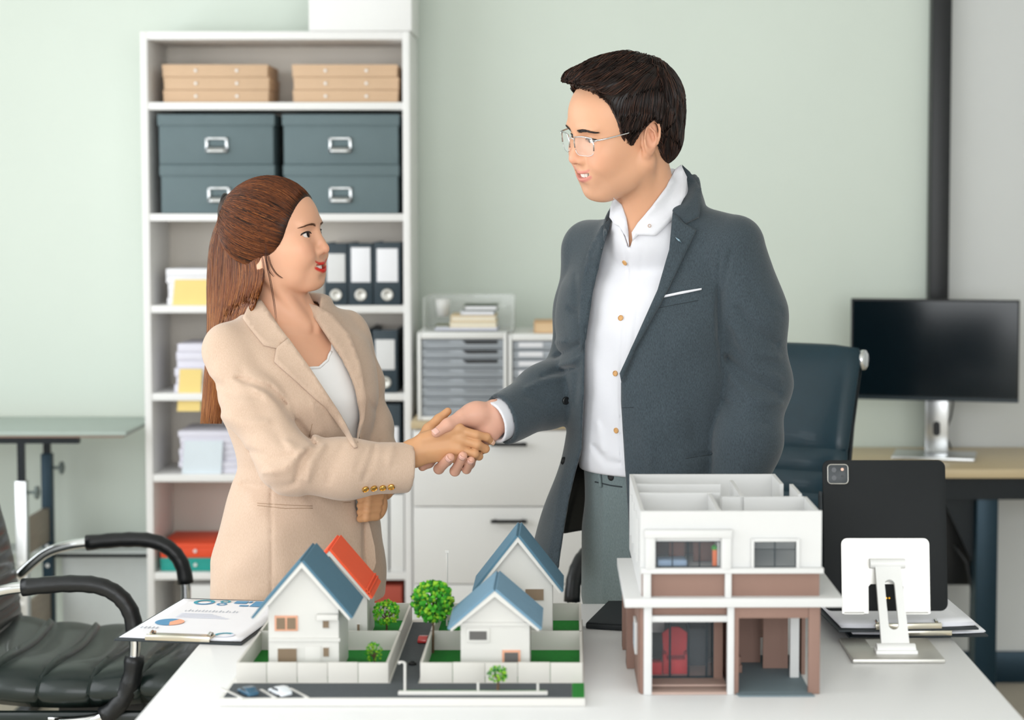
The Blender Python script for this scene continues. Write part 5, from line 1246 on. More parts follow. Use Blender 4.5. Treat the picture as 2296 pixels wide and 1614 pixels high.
# white top under the blazer
WTOP = [(560, 842), (655, 832), (694, 823), (716, 822), (734, 806), (742, 782), (744, 740), (900, 700), (900, 1400), (560, 1400)]
def w_top(p):
    d = torso_sd(p, WC, WF, WL, WSEC, .006)-ripple(p, .0012, 20, 30, 26); u, v = proj(p); return smax(d, poly_sd(u, v, WTOP)/1120, .003)
P, Q = surf(lambda p: smax(smax(w_top(p), -torso_sd(p, WC, WF, WL, WSEC, -.004), .003), p[:, 2]-1.245, .004), (-.80, 3.5, .86), (-.36, 3.95, 1.30), .0035)
tp_ = np_mesh('white_top', P, Q, M_top, wm); wtb = bvh_of(P, Q)
seam('neck_binding', [(690, 826), (716, 824), (735, 808), (743, 785)], wtb, M_top, tp_, .0028, .001)
# blazer
WV = [(568, 640), (585, 668), (640, 752), (696, 836), (756, 928), (800, 1003), (806, 985), (806, 930), (796, 868), (768, 806), (742, 768), (706, 712), (690, 640)]
WCRE = [([(470, 850), (520, 880), (585, 890)], .005, 12), ([(480, 930), (540, 950), (600, 945)], -.005, 16), ([(560, 1010), (610, 1030), (660, 1020)], .005, 12), ([(590, 1060), (640, 1050), (680, 1010)], -.006, 12), ([(840, 1000), (830, 1040), (815, 1075)], .004, 9), ([(880, 1000), (872, 1040)], -.003, 10), ([(530, 846), (603, 872), (640, 905)], .010, 8), ([(560, 862), (620, 902), (662, 938)], -.004, 10), ([(600, 868), (655, 935), (705, 995)], .0105, 9), ([(707, 997), (678, 1030), (662, 1078)], .0075, 9), ([(725, 1000), (700, 1032), (690, 1075)], -.006, 13),
        ([(640, 990), (665, 1010), (700, 1004)], -.006, 12), ([(770, 1000), (745, 1040), (735, 1080)], .0035, 12), ([(820, 1005), (800, 1050)], .0025, 10), ([(500, 900), (560, 985), (610, 1060)], -.003, 26), ([(540, 830), (590, 930), (640, 1000)], .003, 16),
        ([(855, 940), (872, 955), (850, 985)], .006, 7), ([(830, 905), (850, 930)], .004, 7), ([(608, 1085), (608, 1330)], .0035, 3), ([(690, 1110), (760, 1180), (800, 1260)], .003, 22), ([(560, 1120), (620, 1200), (640, 1300)], -.003, 30), ([(545, 1085), (600, 1095), (660, 1085)], .004, 14), ([(700, 905), (720, 960), (700, 995)], -.003, 12)]
def w_jacket(p):
    t0 = torso_sd(p, WC, WF, WL, WSEC, .025); a = (p[:, :2]-WC)@WF; b = (p[:, :2]-WC)@WL
    flare = np.clip((1.0-p[:, 2])/.2, 0, 1); t0 = t0-.012*flare
    u, v = proj(p); fr = (p[:, 1] < WC[1]+.02)
    t0 = t0-.006*np.clip((814-u)/4, 0, 1)*np.clip((v-1050)/30, 0, 1)*fr
    t = smin(t0, cap(p, nb+V3(0, 0, -.022), wS[0]+V3(0, 0, .012), .055, .048), .03); t = smin(t, cap(p, nb+V3(0, 0, -.022), wT[0]+V3(0, 0, .010), .055, .042), .03)
    s = chain(p, wS, wSr, .03); s2 = chain(p, wT, wTr, .03); d = smin(smin(t, s, .006), s2, .008)
    d = d+np.minimum(crease(p, WCRE, 3.78), .0085)+ripple(p, .0012, 35, 20, 40)+ripple(p, .0009, -50, 15, 62, 1.0)
    inner = smin(torso_sd(p, WC, WF, WL, WSEC, .008)-.012*flare, cap(p, nb+V3(0, 0, -.03), wS[0]+V3(0, 0, 0), .045, .036), .03); inner = smin(inner, cap(p, nb+V3(0, 0, -.03), wT[0], .045, .030), .03)
    d = smax(d, -inner, .003)
    d = smax(d, -cap(p, nb+V3(0, 0, .20), nb+V3(0, 0, -.03), .075, .062), .006)                # neck hole
    V_ = poly_sd(u, v, WV)/1130; d = np.where((a > -.03) & (s > .01), smax(d, -V_, .003), d)
    # cuffs
    ax = V3(wS[4]-wS[3]); ax /= np.linalg.norm(ax); pc = HP(921, 1046, 3.60); tilt = ax+V3(0, 0, -.10); d = smax(d, np.where(s < .02, (p-pc)@tilt, -1), .003)
    d = smax(d, -cap(p, HP(895, 1046, 3.595), HP(980, 1046, 3.61), .0385, .0385), .003)
    ax2 = wT[4]-wT[3]; ax2 /= np.linalg.norm(ax2); d = smax(d, np.where(s2 < .02, (p-(wT[3]+(wT[4]-wT[3])*.55))@ax2, -1), .003)
    return smax(d, .705-p[:, 2]+.02*np.clip((u-700)/120, 0, 1)*0, .004)
P, Q = surf(w_jacket, (-.96, 3.42, .69), (-.28, 4.05, 1.36), .0042)
P = relax(P, Q, 1, .4)
ctr = P[Q].mean(1); inn = torso_sd(ctr, WC, WF, WL, WSEC, .0105)-.012*np.clip((1.0-ctr[:, 2])/.2, 0, 1) < 0; inn &= chain(ctr, wS, wSr) > -.004
jk = np_mesh('blazer', P, Q, [M_tanj, M_tanlin], wm, mi=inn.astype(int)); jb = bvh_of(P, Q)
drape('lapel', [(621, 779), (616, 810), (670, 858), (733, 916), (794, 1003), (803, 1002), (756, 915), (697, 826), (648, 758)], jb, M_tanj, jk, .006, .004)
drape('collar', [(569, 674), (556, 690), (545, 713), (570, 745), (593, 773), (623, 781), (650, 762), (612, 712), (588, 676)], jb, M_tanj, jk, .006, .004)
drape('lapel', [(676, 676), (706, 714), (743, 770), (770, 810), (797, 868), (808, 930), (803, 990), (818, 940), (822, 890), (810, 815), (786, 750), (748, 706), (712, 686)], jb, M_tanj, jk, .005, .004)
M_seamt = mat('tan_seam', '#a88d75', .9)
for ln in ([(577, 1128), (640, 1132), (713, 1135)], [(577, 1133), (640, 1140), (713, 1139)], [(770, 1127), (790, 1126)], [(700, 950), (692, 985)]): seam('seam', ln, jb, M_seamt, jk, .0007, .0002)
for k, (x, y) in enumerate(((819, 1099), (838, 1097), (858, 1096), (877, 1094))): disc('cuff_button', x, y-3, jb, .0068, M_gold, jk, .004)
# back vent flap
MB().prism([W(551, 1165, 3.80), W(541, 1178, 3.80), W(512, 1240, 3.80), W(484, 1306, 3.80), W(494, 1313, 3.80), W(540, 1260, 3.80), W(575, 1220, 3.80)], (.004, .012, 0)).build('vent_flap', M_tanj, jk, bevel=.003)
# far front panel
MB().prism([W(818, 1165, 3.70), W(829, 1170, 3.70), W(842, 1225, 3.70), W(845, 1262, 3.70), W(840, 1280, 3.70), W(830, 1284, 3.70), W(822, 1270, 3.70), W(816, 1225, 3.70)], (-.01, .02, 0)).build('front_panel', M_tanj, jk, bevel=.004)
# trousers and shoes
def w_tr(p): return smax(smin(torso_sd(p, WC, WF, WL, WSEC, .006), legs_sd(p, [w3(0, .075, .80), w3(0, -.075, .80)], [w3(.02, .08, .43), w3(.03, -.08, .43)], [w3(-.01, .085, .06), w3(0, -.085, .06)], (.090, .068, .058)), .04), p[:, 2]-.96, .004)
P, Q = surf(w_tr, (-.88, 3.42, .03), (-.25, 4.0, 1.0), .008); np_mesh('trousers', P, Q, M_blacktr, wm)
for b in (.085, -.085): q = w3(.03, b, 0); shoe(wm, q[0], q[1], math.atan2(WF[1], WF[0]), M_shoeb, .23, .08)
# wristwatch on the far hand
ax = wT[4]-wT[3]; ax /= np.linalg.norm(ax); c_ = wT[4]+V3(0, 0, .003); u_ = np.cross(ax, V3(0, 1, 0)); u_ /= np.linalg.norm(u_); v_ = np.cross(ax, u_)
MB().tube([Vector(c_+(u_*math.cos(a)+v_*math.sin(a))*.0275) for a in np.linspace(0, 2*math.pi, 25)], .006, 8, flat=(1, .5)).build('wristwatch', M_black, wm, smooth=True)
# ---- hair
rw = np.random.RandomState(11)
HC, HR = V3(-.012, 0, .034), V3(.106, .087, .098)
HPOLY = [(.088, .088), (.070, .050), (.050, .014), (.036, -.014), (.022, -.034), (-.004, -.042), (-.03, -.060), (-.06, -.085), (-.16, -.085), (-.16, .17), (.10, .17)]
def hcap(p):
    q = wH.loc(p); d = ell(q, HC, HR); d = smin(d, ell(q, (-.088, 0, .080), (.022, .026, .022)), .03)
    d = smax(d, poly_sd(q[:, 0]+.28*np.maximum(0, np.abs(q[:, 1])-.045)*0, q[:, 2], HPOLY), .006); return d*wH.s
P1c, Q1c = surf(hcap, (-.85, 3.55, 1.32), (-.42, 3.9, 1.62), .004)
def wcol(n, t): 
    a = V3(lin('#20120c')); b = V3(lin('#7a4322')); c = V3(lin('#c8874a')); t = np.clip(t, 0, 1)[..., None]
    return np.where(t < .5, a+(b-a)*t*2, b+(c-b)*(t-.5)*2)
tie = V3(-.100, 0, .086)
ns = 3400; th = rw.uniform(0, 1, ns); S0 = []
hl = np.array(HPOLY[:6]); tt = np.linspace(0, 1, 6)
qc = wH.loc(P1c); sdp = poly_sd(qc[:, 0], qc[:, 2], HPOLY); outr = ell(qc, HC, HR) > -.004; edge = np.where((sdp > -.012) & (sdp < -.0015) & (qc[:, 0] > -.02) & outr)[0]; inner_ = np.where((sdp <= -.010) & (qc[:, 2] > -.03) & outr)[0]
pick = np.concatenate([rw.choice(edge, int(ns*.62)), rw.choice(inner_, ns-int(ns*.62))]); starts = qc[pick]; kk = np.arctan2(starts[:, 2]-.02, starts[:, 0]+.03)+np.sign(starts[:, 1])
lockn = np.sin(kk*19)*np.sin(kk*43+1.3)
starts = np.array(starts); d0 = (starts-HC)/HR; d0 /= np.linalg.norm(d0, axis=1, keepdims=True); dt = (tie+rw.normal(0, .004, (ns, 3))-HC)/HR; dt /= np.linalg.norm(dt, axis=1, keepdims=True)
om = np.arccos(np.clip((d0*dt).sum(1), -1, .9999)); T_ = np.linspace(0, 1, 12); paths = []
for t in T_:
    d = (np.sin((1-t)*om)/np.sin(om))[:, None]*d0+(np.sin(t*om)/np.sin(om))[:, None]*dt; r = 1.0+.022*np.sin(math.pi*t)*rw.uniform(.2, 1.1, ns)+.006
    paths.append(HC+d*HR*r[:, None])
paths = np.stack(paths, 1); shade = np.clip(.14+.38*rw.rand(ns)**2+.16*np.array(lockn), 0, 1)
wp = wH.wld(paths.reshape(-1, 3)).reshape(paths.shape)
capcol = np.tile(V3(lin('#2a170e')), (len(P1c), 1))
hair = strands('hair', wp, rw.uniform(.00045, .0009, ns), wcol(ns, shade), M_hairw, wm, (P1c, Q1c, capcol))
# long fall behind the shoulder
ctrl_y = np.array([470, 540, 620, 700, 780, 860, 950.])
xl = np.array([497, 472, 464, 464, 463, 456, 449.]); xr = np.array([520, 575, 592, 566, 520, 505, 497.]); yl = np.array([3.815, 3.83, 3.84, 3.845, 3.85, 3.85, 3.84]); yr = np.array([3.765, 3.685, 3.658, 3.672, 3.75, 3.81, 3.82])
def smooth_i(t, a):
    k = len(a); x = t*(k-1); i = np.clip(np.floor(x).astype(int), 0, k-2); h = x-i; p = lambda o: a[np.clip(i+o, 0, k-1)]
    return .5*((2*p(0))+(p(1)-p(-1))*h+(2*p(-1)-5*p(0)+4*p(1)-p(2))*h*h+(3*p(0)-p(-1)-3*p(1)+p(2))*h**3)
def fall(u, t, off):
    x = smooth_i(t, xl)*(1-u)+smooth_i(t, xr)*u; y = smooth_i(t, ctrl_y)+(u*95*(1-np.clip(t*4, 0, 1))); Y = smooth_i(t, yl)*(1-u)+smooth_i(t, yr)*u+off
    dx = (x-PPX)/FPX; dy = (PPY-y)/FPX; fy = CT+dy*ST; s = Y/fy; return np.stack([dx*s, Y, CAMH+(-ST+dy*CT)*s], -1)
nl = 1700; u0 = rw.rand(nl); u1 = np.clip(u0+rw.normal(0, .09, nl), 0, 1); tl_ = np.minimum(1, .86+.16*rw.rand(nl)); side = rw.choice([-1, 1], nl, p=[.75, .25]); K = 16; Ps = []; Cs = []; sh = rw.rand(nl)**1.6
for k in range(K):
    t = tl_*k/(K-1); u = u0+(u1-u0)*(k/(K-1)); bow = np.sqrt(np.clip(1-(2*u-1)**2, 0, 1)); Ps.append(fall(u, t, side*.022*bow*np.minimum(1, .35+t*3)+.002*np.sin(k*.8+u0*40)))
    Cs.append(wcol(nl, .22+.50*sh+.42*(t-.30)))
Lp = np.stack(Ps, 1); Lc = np.stack(Cs, 1)
gu = np.linspace(0, 1, 15); gt = np.linspace(0, .93, 30); G1 = np.array([fall(gu, np.full(15, t), -.018*np.sqrt(np.clip(1-(2*gu-1)**2, 0, 1))) for t in gt]); G2 = np.array([fall(gu, np.full(15, t), .018*np.sqrt(np.clip(1-(2*gu-1)**2, 0, 1))) for t in gt])
qg = np.array([(i*15+j, i*15+j+1, (i+1)*15+j+1, (i+1)*15+j) for i in range(29) for j in range(14)])
Pg = np.concatenate([G1.reshape(-1, 3), G2.reshape(-1, 3)]); Qg = np.concatenate([qg, qg[:, ::-1]+450]); Cg = np.tile(np.repeat(wcol(30, .12+.35*gt), 15, 0), (2, 1))
strands('ponytail', Lp, rw.uniform(.0008, .0016, nl), Lc, M_hairw, wm, (Pg, Qg, Cg))
# loose locks by the ear, hair tie
lk = []
for pts in ([(592, 560), (600, 600), (608, 640), (616, 690), (620, 725)], [(600, 560), (606, 590), (618, 612), (630, 622), (634, 624)], [(585, 565), (590, 590), (592, 610), (590, 622), (588, 630)], [(596, 545), (598, 580), (603, 605), (611, 617), (615, 620)]):
    for q in range(5):
        A = np.array(pts, float)+rw.normal(0, 1.0, (1, 2)); t = np.linspace(0, 1, 12); lk.append(np.stack([HP(smooth_i(np.array([s]), A[:, 0])[0], smooth_i(np.array([s]), A[:, 1])[0], 3.648-.004*q*.2) for s in t]))
strands('loose_lock', np.array(lk), np.full(len(lk), .0004), np.tile(V3(lin('#4a2412')), (len(lk), 1)), M_hairw, wm)
tc_ = wH.wld(tie*V3(1.06, 1, 1.02))[0]; MB().tube([Vector(tc_+V3(.004*math.cos(a), .020*math.sin(a), .021*math.cos(a))) for a in np.linspace(0, 2*math.pi, 21)], .0055, 8).build('hair_tie', M_black, wm, smooth=True)
# ------------------------------------------------------------------ man in the grey suit jacket
M_greyj = fabric('grey_suit_cloth', '#21292e', '#4c575e', scale=800)
M_lining = mat('black_lining', '#0b0d0f', .45, var=.1)
M_shirt = mat('white_shirt_cotton', '#d9d9de', .75, var=.012, bump=.12, bscale=900)
M_greytr = fabric('grey_trouser_cloth', '#566264', '#7d8b8c', scale=800)
M_btn = mat('wooden_button', '#c99a62', .5, var=.1)
a40 = R(40); MF, ML = V3(-math.sin(a40), -math.cos(a40)), V3(math.cos(a40), -math.sin(a40)); MC = V3(.170, 3.72)
def m3(a, b, z): q = MC+MF*a+ML*b; return V3(q[0], q[1], z)
mm = thing('person', 'man in a grey suit jacket and white shirt with glasses, shaking hands across the table', 'person', (MC[0], MC[1], 0))
MSEC = [(.72, -.01, 0, .138, .100, .112), (.84, -.005, 0, .140, .104, .114), (.95, 0, 0, .136, .106, .106), (1.04, .0, 0, .142, .112, .104), (1.15, .0, 0, .160, .122, .110), (1.26, .0, 0, .176, .126, .118), (1.345, -.008, 0, .176, .108, .112), (1.41, -.02, 0, .154, .080, .082), (1.45, -.022, 0, .088, .056, .046), (1.485, -.02, 0, .050, .040, .032)]
mH = Head((0, 0, 0), R(180+27), R(-11), R(-9), 1.035, False, 1.15).anchor((-.008, .072, -.015), W(1447, 320, 3.52))
mnb = HP(1462, 512, 3.665)
mS = [HP(1322, 566, 3.80), HP(1312, 690, 3.83), HP(1302, 838, 3.82), HP(1225, 888, 3.74), HP(1122, 942, 3.635)]; mSr = [.056, .058, .066, .060, .0495]       # his right arm, reaching to the handshake
mT = [HP(1640, 562, 3.60), HP(1680, 700, 3.60), HP(1692, 860, 3.61), HP(1676, 980, 3.58), HP(1650, 1100, 3.57)]; mTr = [.066, .069, .066, .063, .054]
def m_neck(p):
    d = mH.sd(p); a = mH.wld(V3(-.028, 0, -.045))[0]; d = smin(d, cap(p, a, mnb, .056, .062), .02)
    t = torso_sd(p, MC, MF, ML, MSEC); t = smin(t, cap(p, mnb+V3(0, 0, -.02), mS[0], .05, .04), .03); t = smin(t, cap(p, mnb+V3(0, 0, -.02), mT[0], .05, .04), .03)
    d = smin(d, t, .03); e0 = mH.wld(V3(-.012, .060, -.05))[0]; d = smin(d, cap(p, e0, m3(.05, .014, 1.425), .013, .010), .016)
    return smin(d, ell(p, m3(.055, 0, 1.455), (.012, .012, .014)), .015)
P1, Q1 = surf(m_neck, (-.08, 3.36, 1.30), (.34, 3.92, 1.82), .0020)
def m_hand(p):
    Yb = 3.635; wr0 = mS[4]*.45+mS[3]*.55; wr = HP(1112, 934, Yb)
    d = ecap(p, wr0, wr, (.032, .026), (.032, .022), (.3, 0, 1))
    pm = HP(1046, 978, Yb+.012); d = smin(d, ecap(p, wr, pm, (.032, .021), (.040, .015), (.35, 0, 1)), .015)
    d = smin(d, ell(p, HP(1066, 931, Yb-.014), (.030, .022, .025)), .014); d = smin(d, ell(p, HP(1092, 964, Yb-.006), (.022, .018, .024)), .014)
    th = chain(p, [HP(1070, 926, Yb-.014), HP(1036, 936, Yb-.030), HP(1004, 952, Yb-.050), HP(978, 970, Yb-.062)], [.020, .0145, .0118, .0092], .006); d = smin(d, th, .014)
    fg = [([(1026, 972, .014), (988, 1010, .018), (962, 1038, .006), (947, 1047, -.006)], [.0115, .0102, .0094, .0080]),
          ([(1040, 986, .014), (1002, 1032, .012), (984, 1051, -.022), (1009, 1026, -.060)], [.0115, .0105, .0100, .0092]),
          ([(1052, 996, .012), (1030, 1042, .010), (1020, 1056, -.022), (1038, 1022, -.058)], [.0112, .0102, .0098, .0088]),
          ([(1066, 1004, .008), (1054, 1040, .006), (1046, 1052, -.022), (1056, 1032, -.054)], [.0100, .0090, .0086, .0078])]
    F_ = None
    for pts, rs in fg:
        e = chain(p, [HP(x, y, Yb+o) for x, y, o in pts], rs, .004); F_ = e if F_ is None else smin(F_, e, .0018)
    return smin(d, F_, .009)
P2, Q2 = surf(m_hand, HP(920, 1090, 3.54), HP(1200, 860, 3.70), .0017)
def m_hand2(p):
    d = chain(p, [mT[3], mT[4]], [.032, .028]); q = mT[4]; d = smin(d, ecap(p, q, q+V3(-.01, -.005, -.09), (.022, .032), (.016, .042), (1, .2, 0)), .015)
    for k in range(4):
        s = q+V3(-.01, -.035+.022*k, -.09); d = smin(d, chain(p, [s, s+V3(-.006, 0, -.035), s+V3(-.022, 0, -.062)], [.0105, .0095, .008], .004), .003)
    return smin(d, chain(p, [q+V3(-.01, -.03, -.03), q+V3(-.025, -.05, -.06), q+V3(-.035, -.05, -.09)], [.014, .0115, .009], .005), .01)
P3, Q3 = surf(m_hand2, mT[4]-V3(.12, .12, .20), mT[4]+V3(.10, .12, .18), .0035)
def m_low(p):
    d = torso_sd(p, MC, MF, ML, MSEC, -.005); d = smin(d, legs_sd(p, [m3(0, .075, .84), m3(0, -.066, .84)], [m3(.02, .09, .46), m3(.02, -.085, .46)], [m3(-.01, .095, .08), m3(0, -.095, .08)], (.07, .055, .04)), .04)
    d = smin(d, chain(p, mS[:4], [.044, .044, .042, .032], .02), .02); return smin(d, chain(p, mT[:4], [.045, .044, .04, .036], .02), .02)
P4, Q4 = surf(lambda p: smax(m_low(p), p[:, 2]-1.34, .004), (-.25, 3.42, .03), (.52, 4.1, 1.40), .008)
P, Q = join((P1, Q1), (P2, Q2), (P3, Q3), (P4, Q4)); n1 = len(P1)
base = V3(lin('#d9a584')); col = np.tile(base, (len(P), 1)); col[:n1] = head_color(mH.loc(P1), lin('#d9a584'), lin('#d0867a'), lin('#e39a86'), False)
lq = mH.loc(P1); g = np.exp(-(((lq[:, 0]-.07)/.05)**2+((lq[:, 2]+.095)/.03)**2))*.14; col[:n1] = col[:n1]*(1-g[:, None])+V3(lin('#8d7f78'))*g[:, None]
far = lq[:, 2] < -.14; col[:n1][far] = base; col[n1:n1+len(P2)] = lin('#d8a690')
body = np_mesh('body', P, Q, M_skin, mm, col); mb_ = bvh_of(P1, Q1)
M_hairm = hair_mat('dark_hair', '#120d0b', '#2a1c17', '#4d352b'); eyeballs(mH, W(700, 540, 3.7), mm, '#1c110c'); lashes(mH, mb_, mm, M_lash, False); brow(mH, mb_, mm, M_hairm, False, '#241a16'); teeth(mH, mm)
Yb = 3.635
nail('fingernail', HP(978, 970, Yb-.062), HP(1004, 952, Yb-.050), (-.35, -1, .45), M_nailm, mm, .0094, .012)
for (t_, q_, r_) in (((1009, 1026, -.060), (984, 1051, -.022), .0094), ((1038, 1022, -.058), (1020, 1056, -.022), .0090), ((1056, 1032, -.054), (1046, 1052, -.022), .0080)): nail('fingernail', HP(t_[0], t_[1], Yb+t_[2]), HP(q_[0], q_[1], Yb+q_[2]), (.1, -1, .2), M_nailm, mm, r_, .010)
# shirt
SV = [(1340, 360), (1366, 452), (1384, 486), (1398, 520), (1411, 560), (1419, 535), (1428, 505), (1450, 468), (1480, 420), (1500, 360), (1480, 300)]
def m_shirt(p):
    d = torso_sd(p, MC, MF, ML, MSEC, .010); d = smin(d, cap(p, mnb+V3(0, 0, -.02), mS[0], .062, .05), .03); d = smin(d, cap(p, mnb+V3(0, 0, -.02), mT[0], .062, .05), .03)
    d = d-.006*np.exp(-((p[:, 2]-1.0)/.035)**2)+ripple(p, .0016, 30, 25, 18)+ripple(p, .0012, 60, 10, 40, .5)+crease(p, [([(1412, 560), (1402, 700), (1392, 840), (1392, 1040)], .003, 4), ([(1440, 560), (1428, 700), (1412, 850), (1405, 1040)], .0022, 3), ([(1330, 1000), (1360, 1035), (1390, 1040)], .005, 10), ([(1340, 950), (1350, 1010)], -.004, 12)], 3.72)
    d = smin(d, cap(p, mnb+V3(.002, -.002, .000), mnb+V3(-.004, -.012, .10), .077, .070), .025)      # collar stand
    u, v = proj(p); d = smax(d, -poly_sd(u, v, SV)/1170*np.where(p[:, 1] < mnb[1]+.01, 1, -1)*1.0 if False else np.where(p[:, 1] < mnb[1]+.005, -poly_sd(u, v, SV)/1170, -1), .003)
    bod = smin(torso_sd(p, MC, MF, ML, MSEC, -.006), cap(p, mH.wld(V3(-.028, 0, -.045))[0], mnb, .062, .068), .02); return smax(d, -bod, .003)
P, Q = surf(lambda p: smax(smax(m_shirt(p), p[:, 2]-1.536-.75*((p[:, :2]-mnb[:2])@-MF), .003), .975-p[:, 2], .004), (-.12, 3.45, .96), (.45, 3.95, 1.60), .0036)
P = relax(P, Q, 1, .4); sh = np_mesh('shirt', P, Q, M_shirt, mm); sb = bvh_of(P, Q)
both = bvh_of(*join((P, Q), (P1, Q1)))
drape('shirt_collar', [(1527, 371), (1540, 398), (1536, 440), (1510, 490), (1470, 530), (1430, 528), (1418, 542), (1416, 522), (1430, 500), (1462, 464), (1496, 420), (1514, 380)], both, M_shirt, sh, .007, .003, 8)
drape('shirt_collar', [(1376, 446), (1368, 468), (1366, 488), (1376, 502), (1388, 508), (1402, 530), (1410, 556), (1409, 520), (1402, 490), (1392, 462)], both, M_shirt, sh, .007, .003, 8)
for (x, y) in ((1401, 589), (1392, 713), (1380, 837), (1382, 965)): disc('shirt_button', x, y, sb, .0056, M_btn, sh)
for (x, y) in ((1457, 507), (1384, 500)): disc('collar_button', x, y, both, .0036, M_btn, sh, .009)
# shirt cuff
ax = mS[4]-mS[3]; ax /= np.linalg.norm(ax); cc = HP(1116, 944, 3.632)
def m_cuff(p): return smax(smax(smax(cap(p, cc-ax*.06, cc+ax*.05, .0420, .0400), -cap(p, cc-ax*.08, cc+ax*.08, .0350, .0335), .002), (p-(cc+ax*.012))@(ax+V3(-.05, .25, .10)), .002), -((p-(cc-ax*.05))@ax), .002)
P, Q = surf(m_cuff, cc-V3(.11, .11, .11), cc+V3(.11, .11, .11), .0025); np_mesh('shirt_cuff', P, Q, M_shirt, mm)
# jacket
MV = [(1378, 470), (1350, 560), (1328, 650), (1313, 760), (1309, 900), (1304, 1010), (1290, 1060), (1276, 1120), (1266, 1180), (1254, 1262), (1250, 1420), (1420, 1420), (1408, 1150), (1402, 1060), (1392, 900), (1392, 856), (1430, 760), (1478, 650), (1520, 520), (1535, 430), (1530, 330), (1420, 330)]
MCRE = [([(1615, 560), (1608, 700), (1618, 830)], .004, 5), ([(1640, 560), (1616, 660), (1610, 760)], .004, 8), ([(1655, 690), (1690, 740), (1740, 770)], .007, 12), ([(1640, 730), (1690, 790), (1745, 800)], -.006, 13), ([(1630, 800), (1680, 850), (1745, 880)], .008, 12), ([(1650, 760), (1700, 830), (1750, 850)], -.005, 12), ([(1640, 850), (1690, 900), (1750, 905)], -.006, 14), ([(1625, 900), (1660, 945), (1720, 950)], .005, 14), ([(1680, 640), (1720, 690), (1750, 700)], .003, 14),
        ([(1245, 800), (1275, 785), (1300, 770)], .007, 9), ([(1240, 770), (1265, 765)], -.005, 9), ([(1255, 820), (1280, 812), (1300, 800)], -.006, 8), ([(1215, 845), (1255, 832), (1290, 825)], .007, 8), ([(1180, 870), (1230, 850), (1262, 848)], -.005, 10), ([(1180, 890), (1230, 905)], .003, 9), ([(1276, 690), (1300, 705)], .006, 8), ([(1540, 1025), (1605, 1016)], .003, 4), ([(1395, 860), (1440, 950), (1460, 1040)], -.004, 26), ([(1480, 760), (1540, 860), (1560, 980)], .003, 30), ([(1290, 620), (1300, 760), (1290, 900)], .003, 12)]
def m_sleeve(p): return chain(p, mS, mSr, .03), chain(p, mT, mTr, .03)
def m_jacket(p):
    a = (p[:, :2]-MC)@MF; b = (p[:, :2]-MC)@ML; fl = np.clip((1.05-p[:, 2])/.25, 0, 1); ex = .022*fl+.050*fl*np.clip(-b/.12, 0, 1)
    t = torso_sd(p, MC, MF, ML, MSEC, .034)-ex
    u, v = proj(p)
    t = smin(t, cap(p, mnb+V3(-.03, .01, -.055), mS[0]+V3(.0, 0, .008), .070, .057), .03); t = smin(t, cap(p, mnb+V3(.012, .0, -.02), mT[0]+V3(.0, 0, .010), .078, .060), .03); bk = (p[:, :2]-mnb[:2])@-MF; t = smin(t, smax(cap(p, mnb+V3(0, 0, -.04), mnb+V3(.004, 0, .08), .098, .090), p[:, 2]-1.512-.72*bk, .004), .03)
    s, s2 = m_sleeve(p); d = smin(smin(t, s, .008), s2, .006); d = d+crease(p, MCRE, 3.78)+ripple(p, .0012, 30, 20, 28)+ripple(p, .0009, -45, 25, 50, 2.0)
    inn = torso_sd(p, MC, MF, ML, MSEC, .018)-ex; inn = smin(inn, cap(p, mnb+V3(0, 0, -.045), mS[0], .055, .044), .03); inn = smin(inn, cap(p, mnb+V3(0, 0, -.045), mT[0], .058, .05), .03)
    d = smax(d, -inn, .003)
    d = smax(d, -cap(p, mnb+V3(-.004, -.012, .25), mnb+V3(-.006, -.008, -.03), .084, .084), .004)
    d = np.where((a > np.where(p[:, 2] < 1.06, .03, -.035)) & (s > .012) & (s2 > .01), smax(d, -poly_sd(u, v, MV)/1140, .003), d)
    ax = mS[4]-mS[3]; ax /= np.linalg.norm(ax); pc = HP(1116, 944, 3.632)-ax*.008; d = smax(d, np.where(s < .02, (p-pc)@(ax+V3(-.05, .25, .10)), -1), .003)
    d = smax(d, -cap(p, pc-ax*.012, pc+ax*.06, .0425, .0425), .002)
    ax2 = mT[4]-mT[3]; ax2 /= np.linalg.norm(ax2); d = smax(d, np.where(s2 < .02, (p-mT[4])@ax2, -1), .003)
    hem = .818-.10*np.clip((1330-u)/90, 0, 1)*0-.035*np.clip((1290-u)/45, 0, 1)*(p[:, 1] < MC[1]+.02); return smax(d, hem-p[:, 2], .003)
P, Q = surf(m_jacket, (-.28, 3.44, .76), (.56, 4.06, 1.56), .0044)
P = relax(P, Q, 1, .4); ctr = P[Q].mean(1); bb = (ctr[:, :2]-MC)@ML; fl = np.clip((1.05-ctr[:, 2])/.25, 0, 1); ex = .022*fl+.050*fl*np.clip(-bb/.12, 0, 1)
inn = (torso_sd(ctr, MC, MF, ML, MSEC, .0225)-ex < 0) & (np.minimum(*m_sleeve(ctr)) > -.006)
jk = np_mesh('suit_jacket', P, Q, [M_greyj, M_lining], mm, mi=inn.astype(int)); jb = bvh_of(P, Q)
drape('lapel', [(1508, 476), (1536, 503), (1561, 516), (1524, 596), (1476, 690), (1424, 784), (1393, 858), (1389, 838), (1430, 748), (1474, 650), (1500, 560)], jb, M_greyj, jk, .007, .004)
drape('collar', [(1530, 372), (1546, 386), (1572, 424), (1568, 486), (1536, 502), (1507, 474), (1522, 436), (1532, 404)], jb, M_greyj, jk, .007, .004)
drape('lapel', [(1374, 486), (1348, 508), (1318, 560), (1302, 640), (1296, 720), (1303, 790), (1314, 760), (1330, 650), (1352, 560)], jb, M_greyj, jk, .006, .004)
M_seamg = mat('grey_seam', '#2a3135', .9)
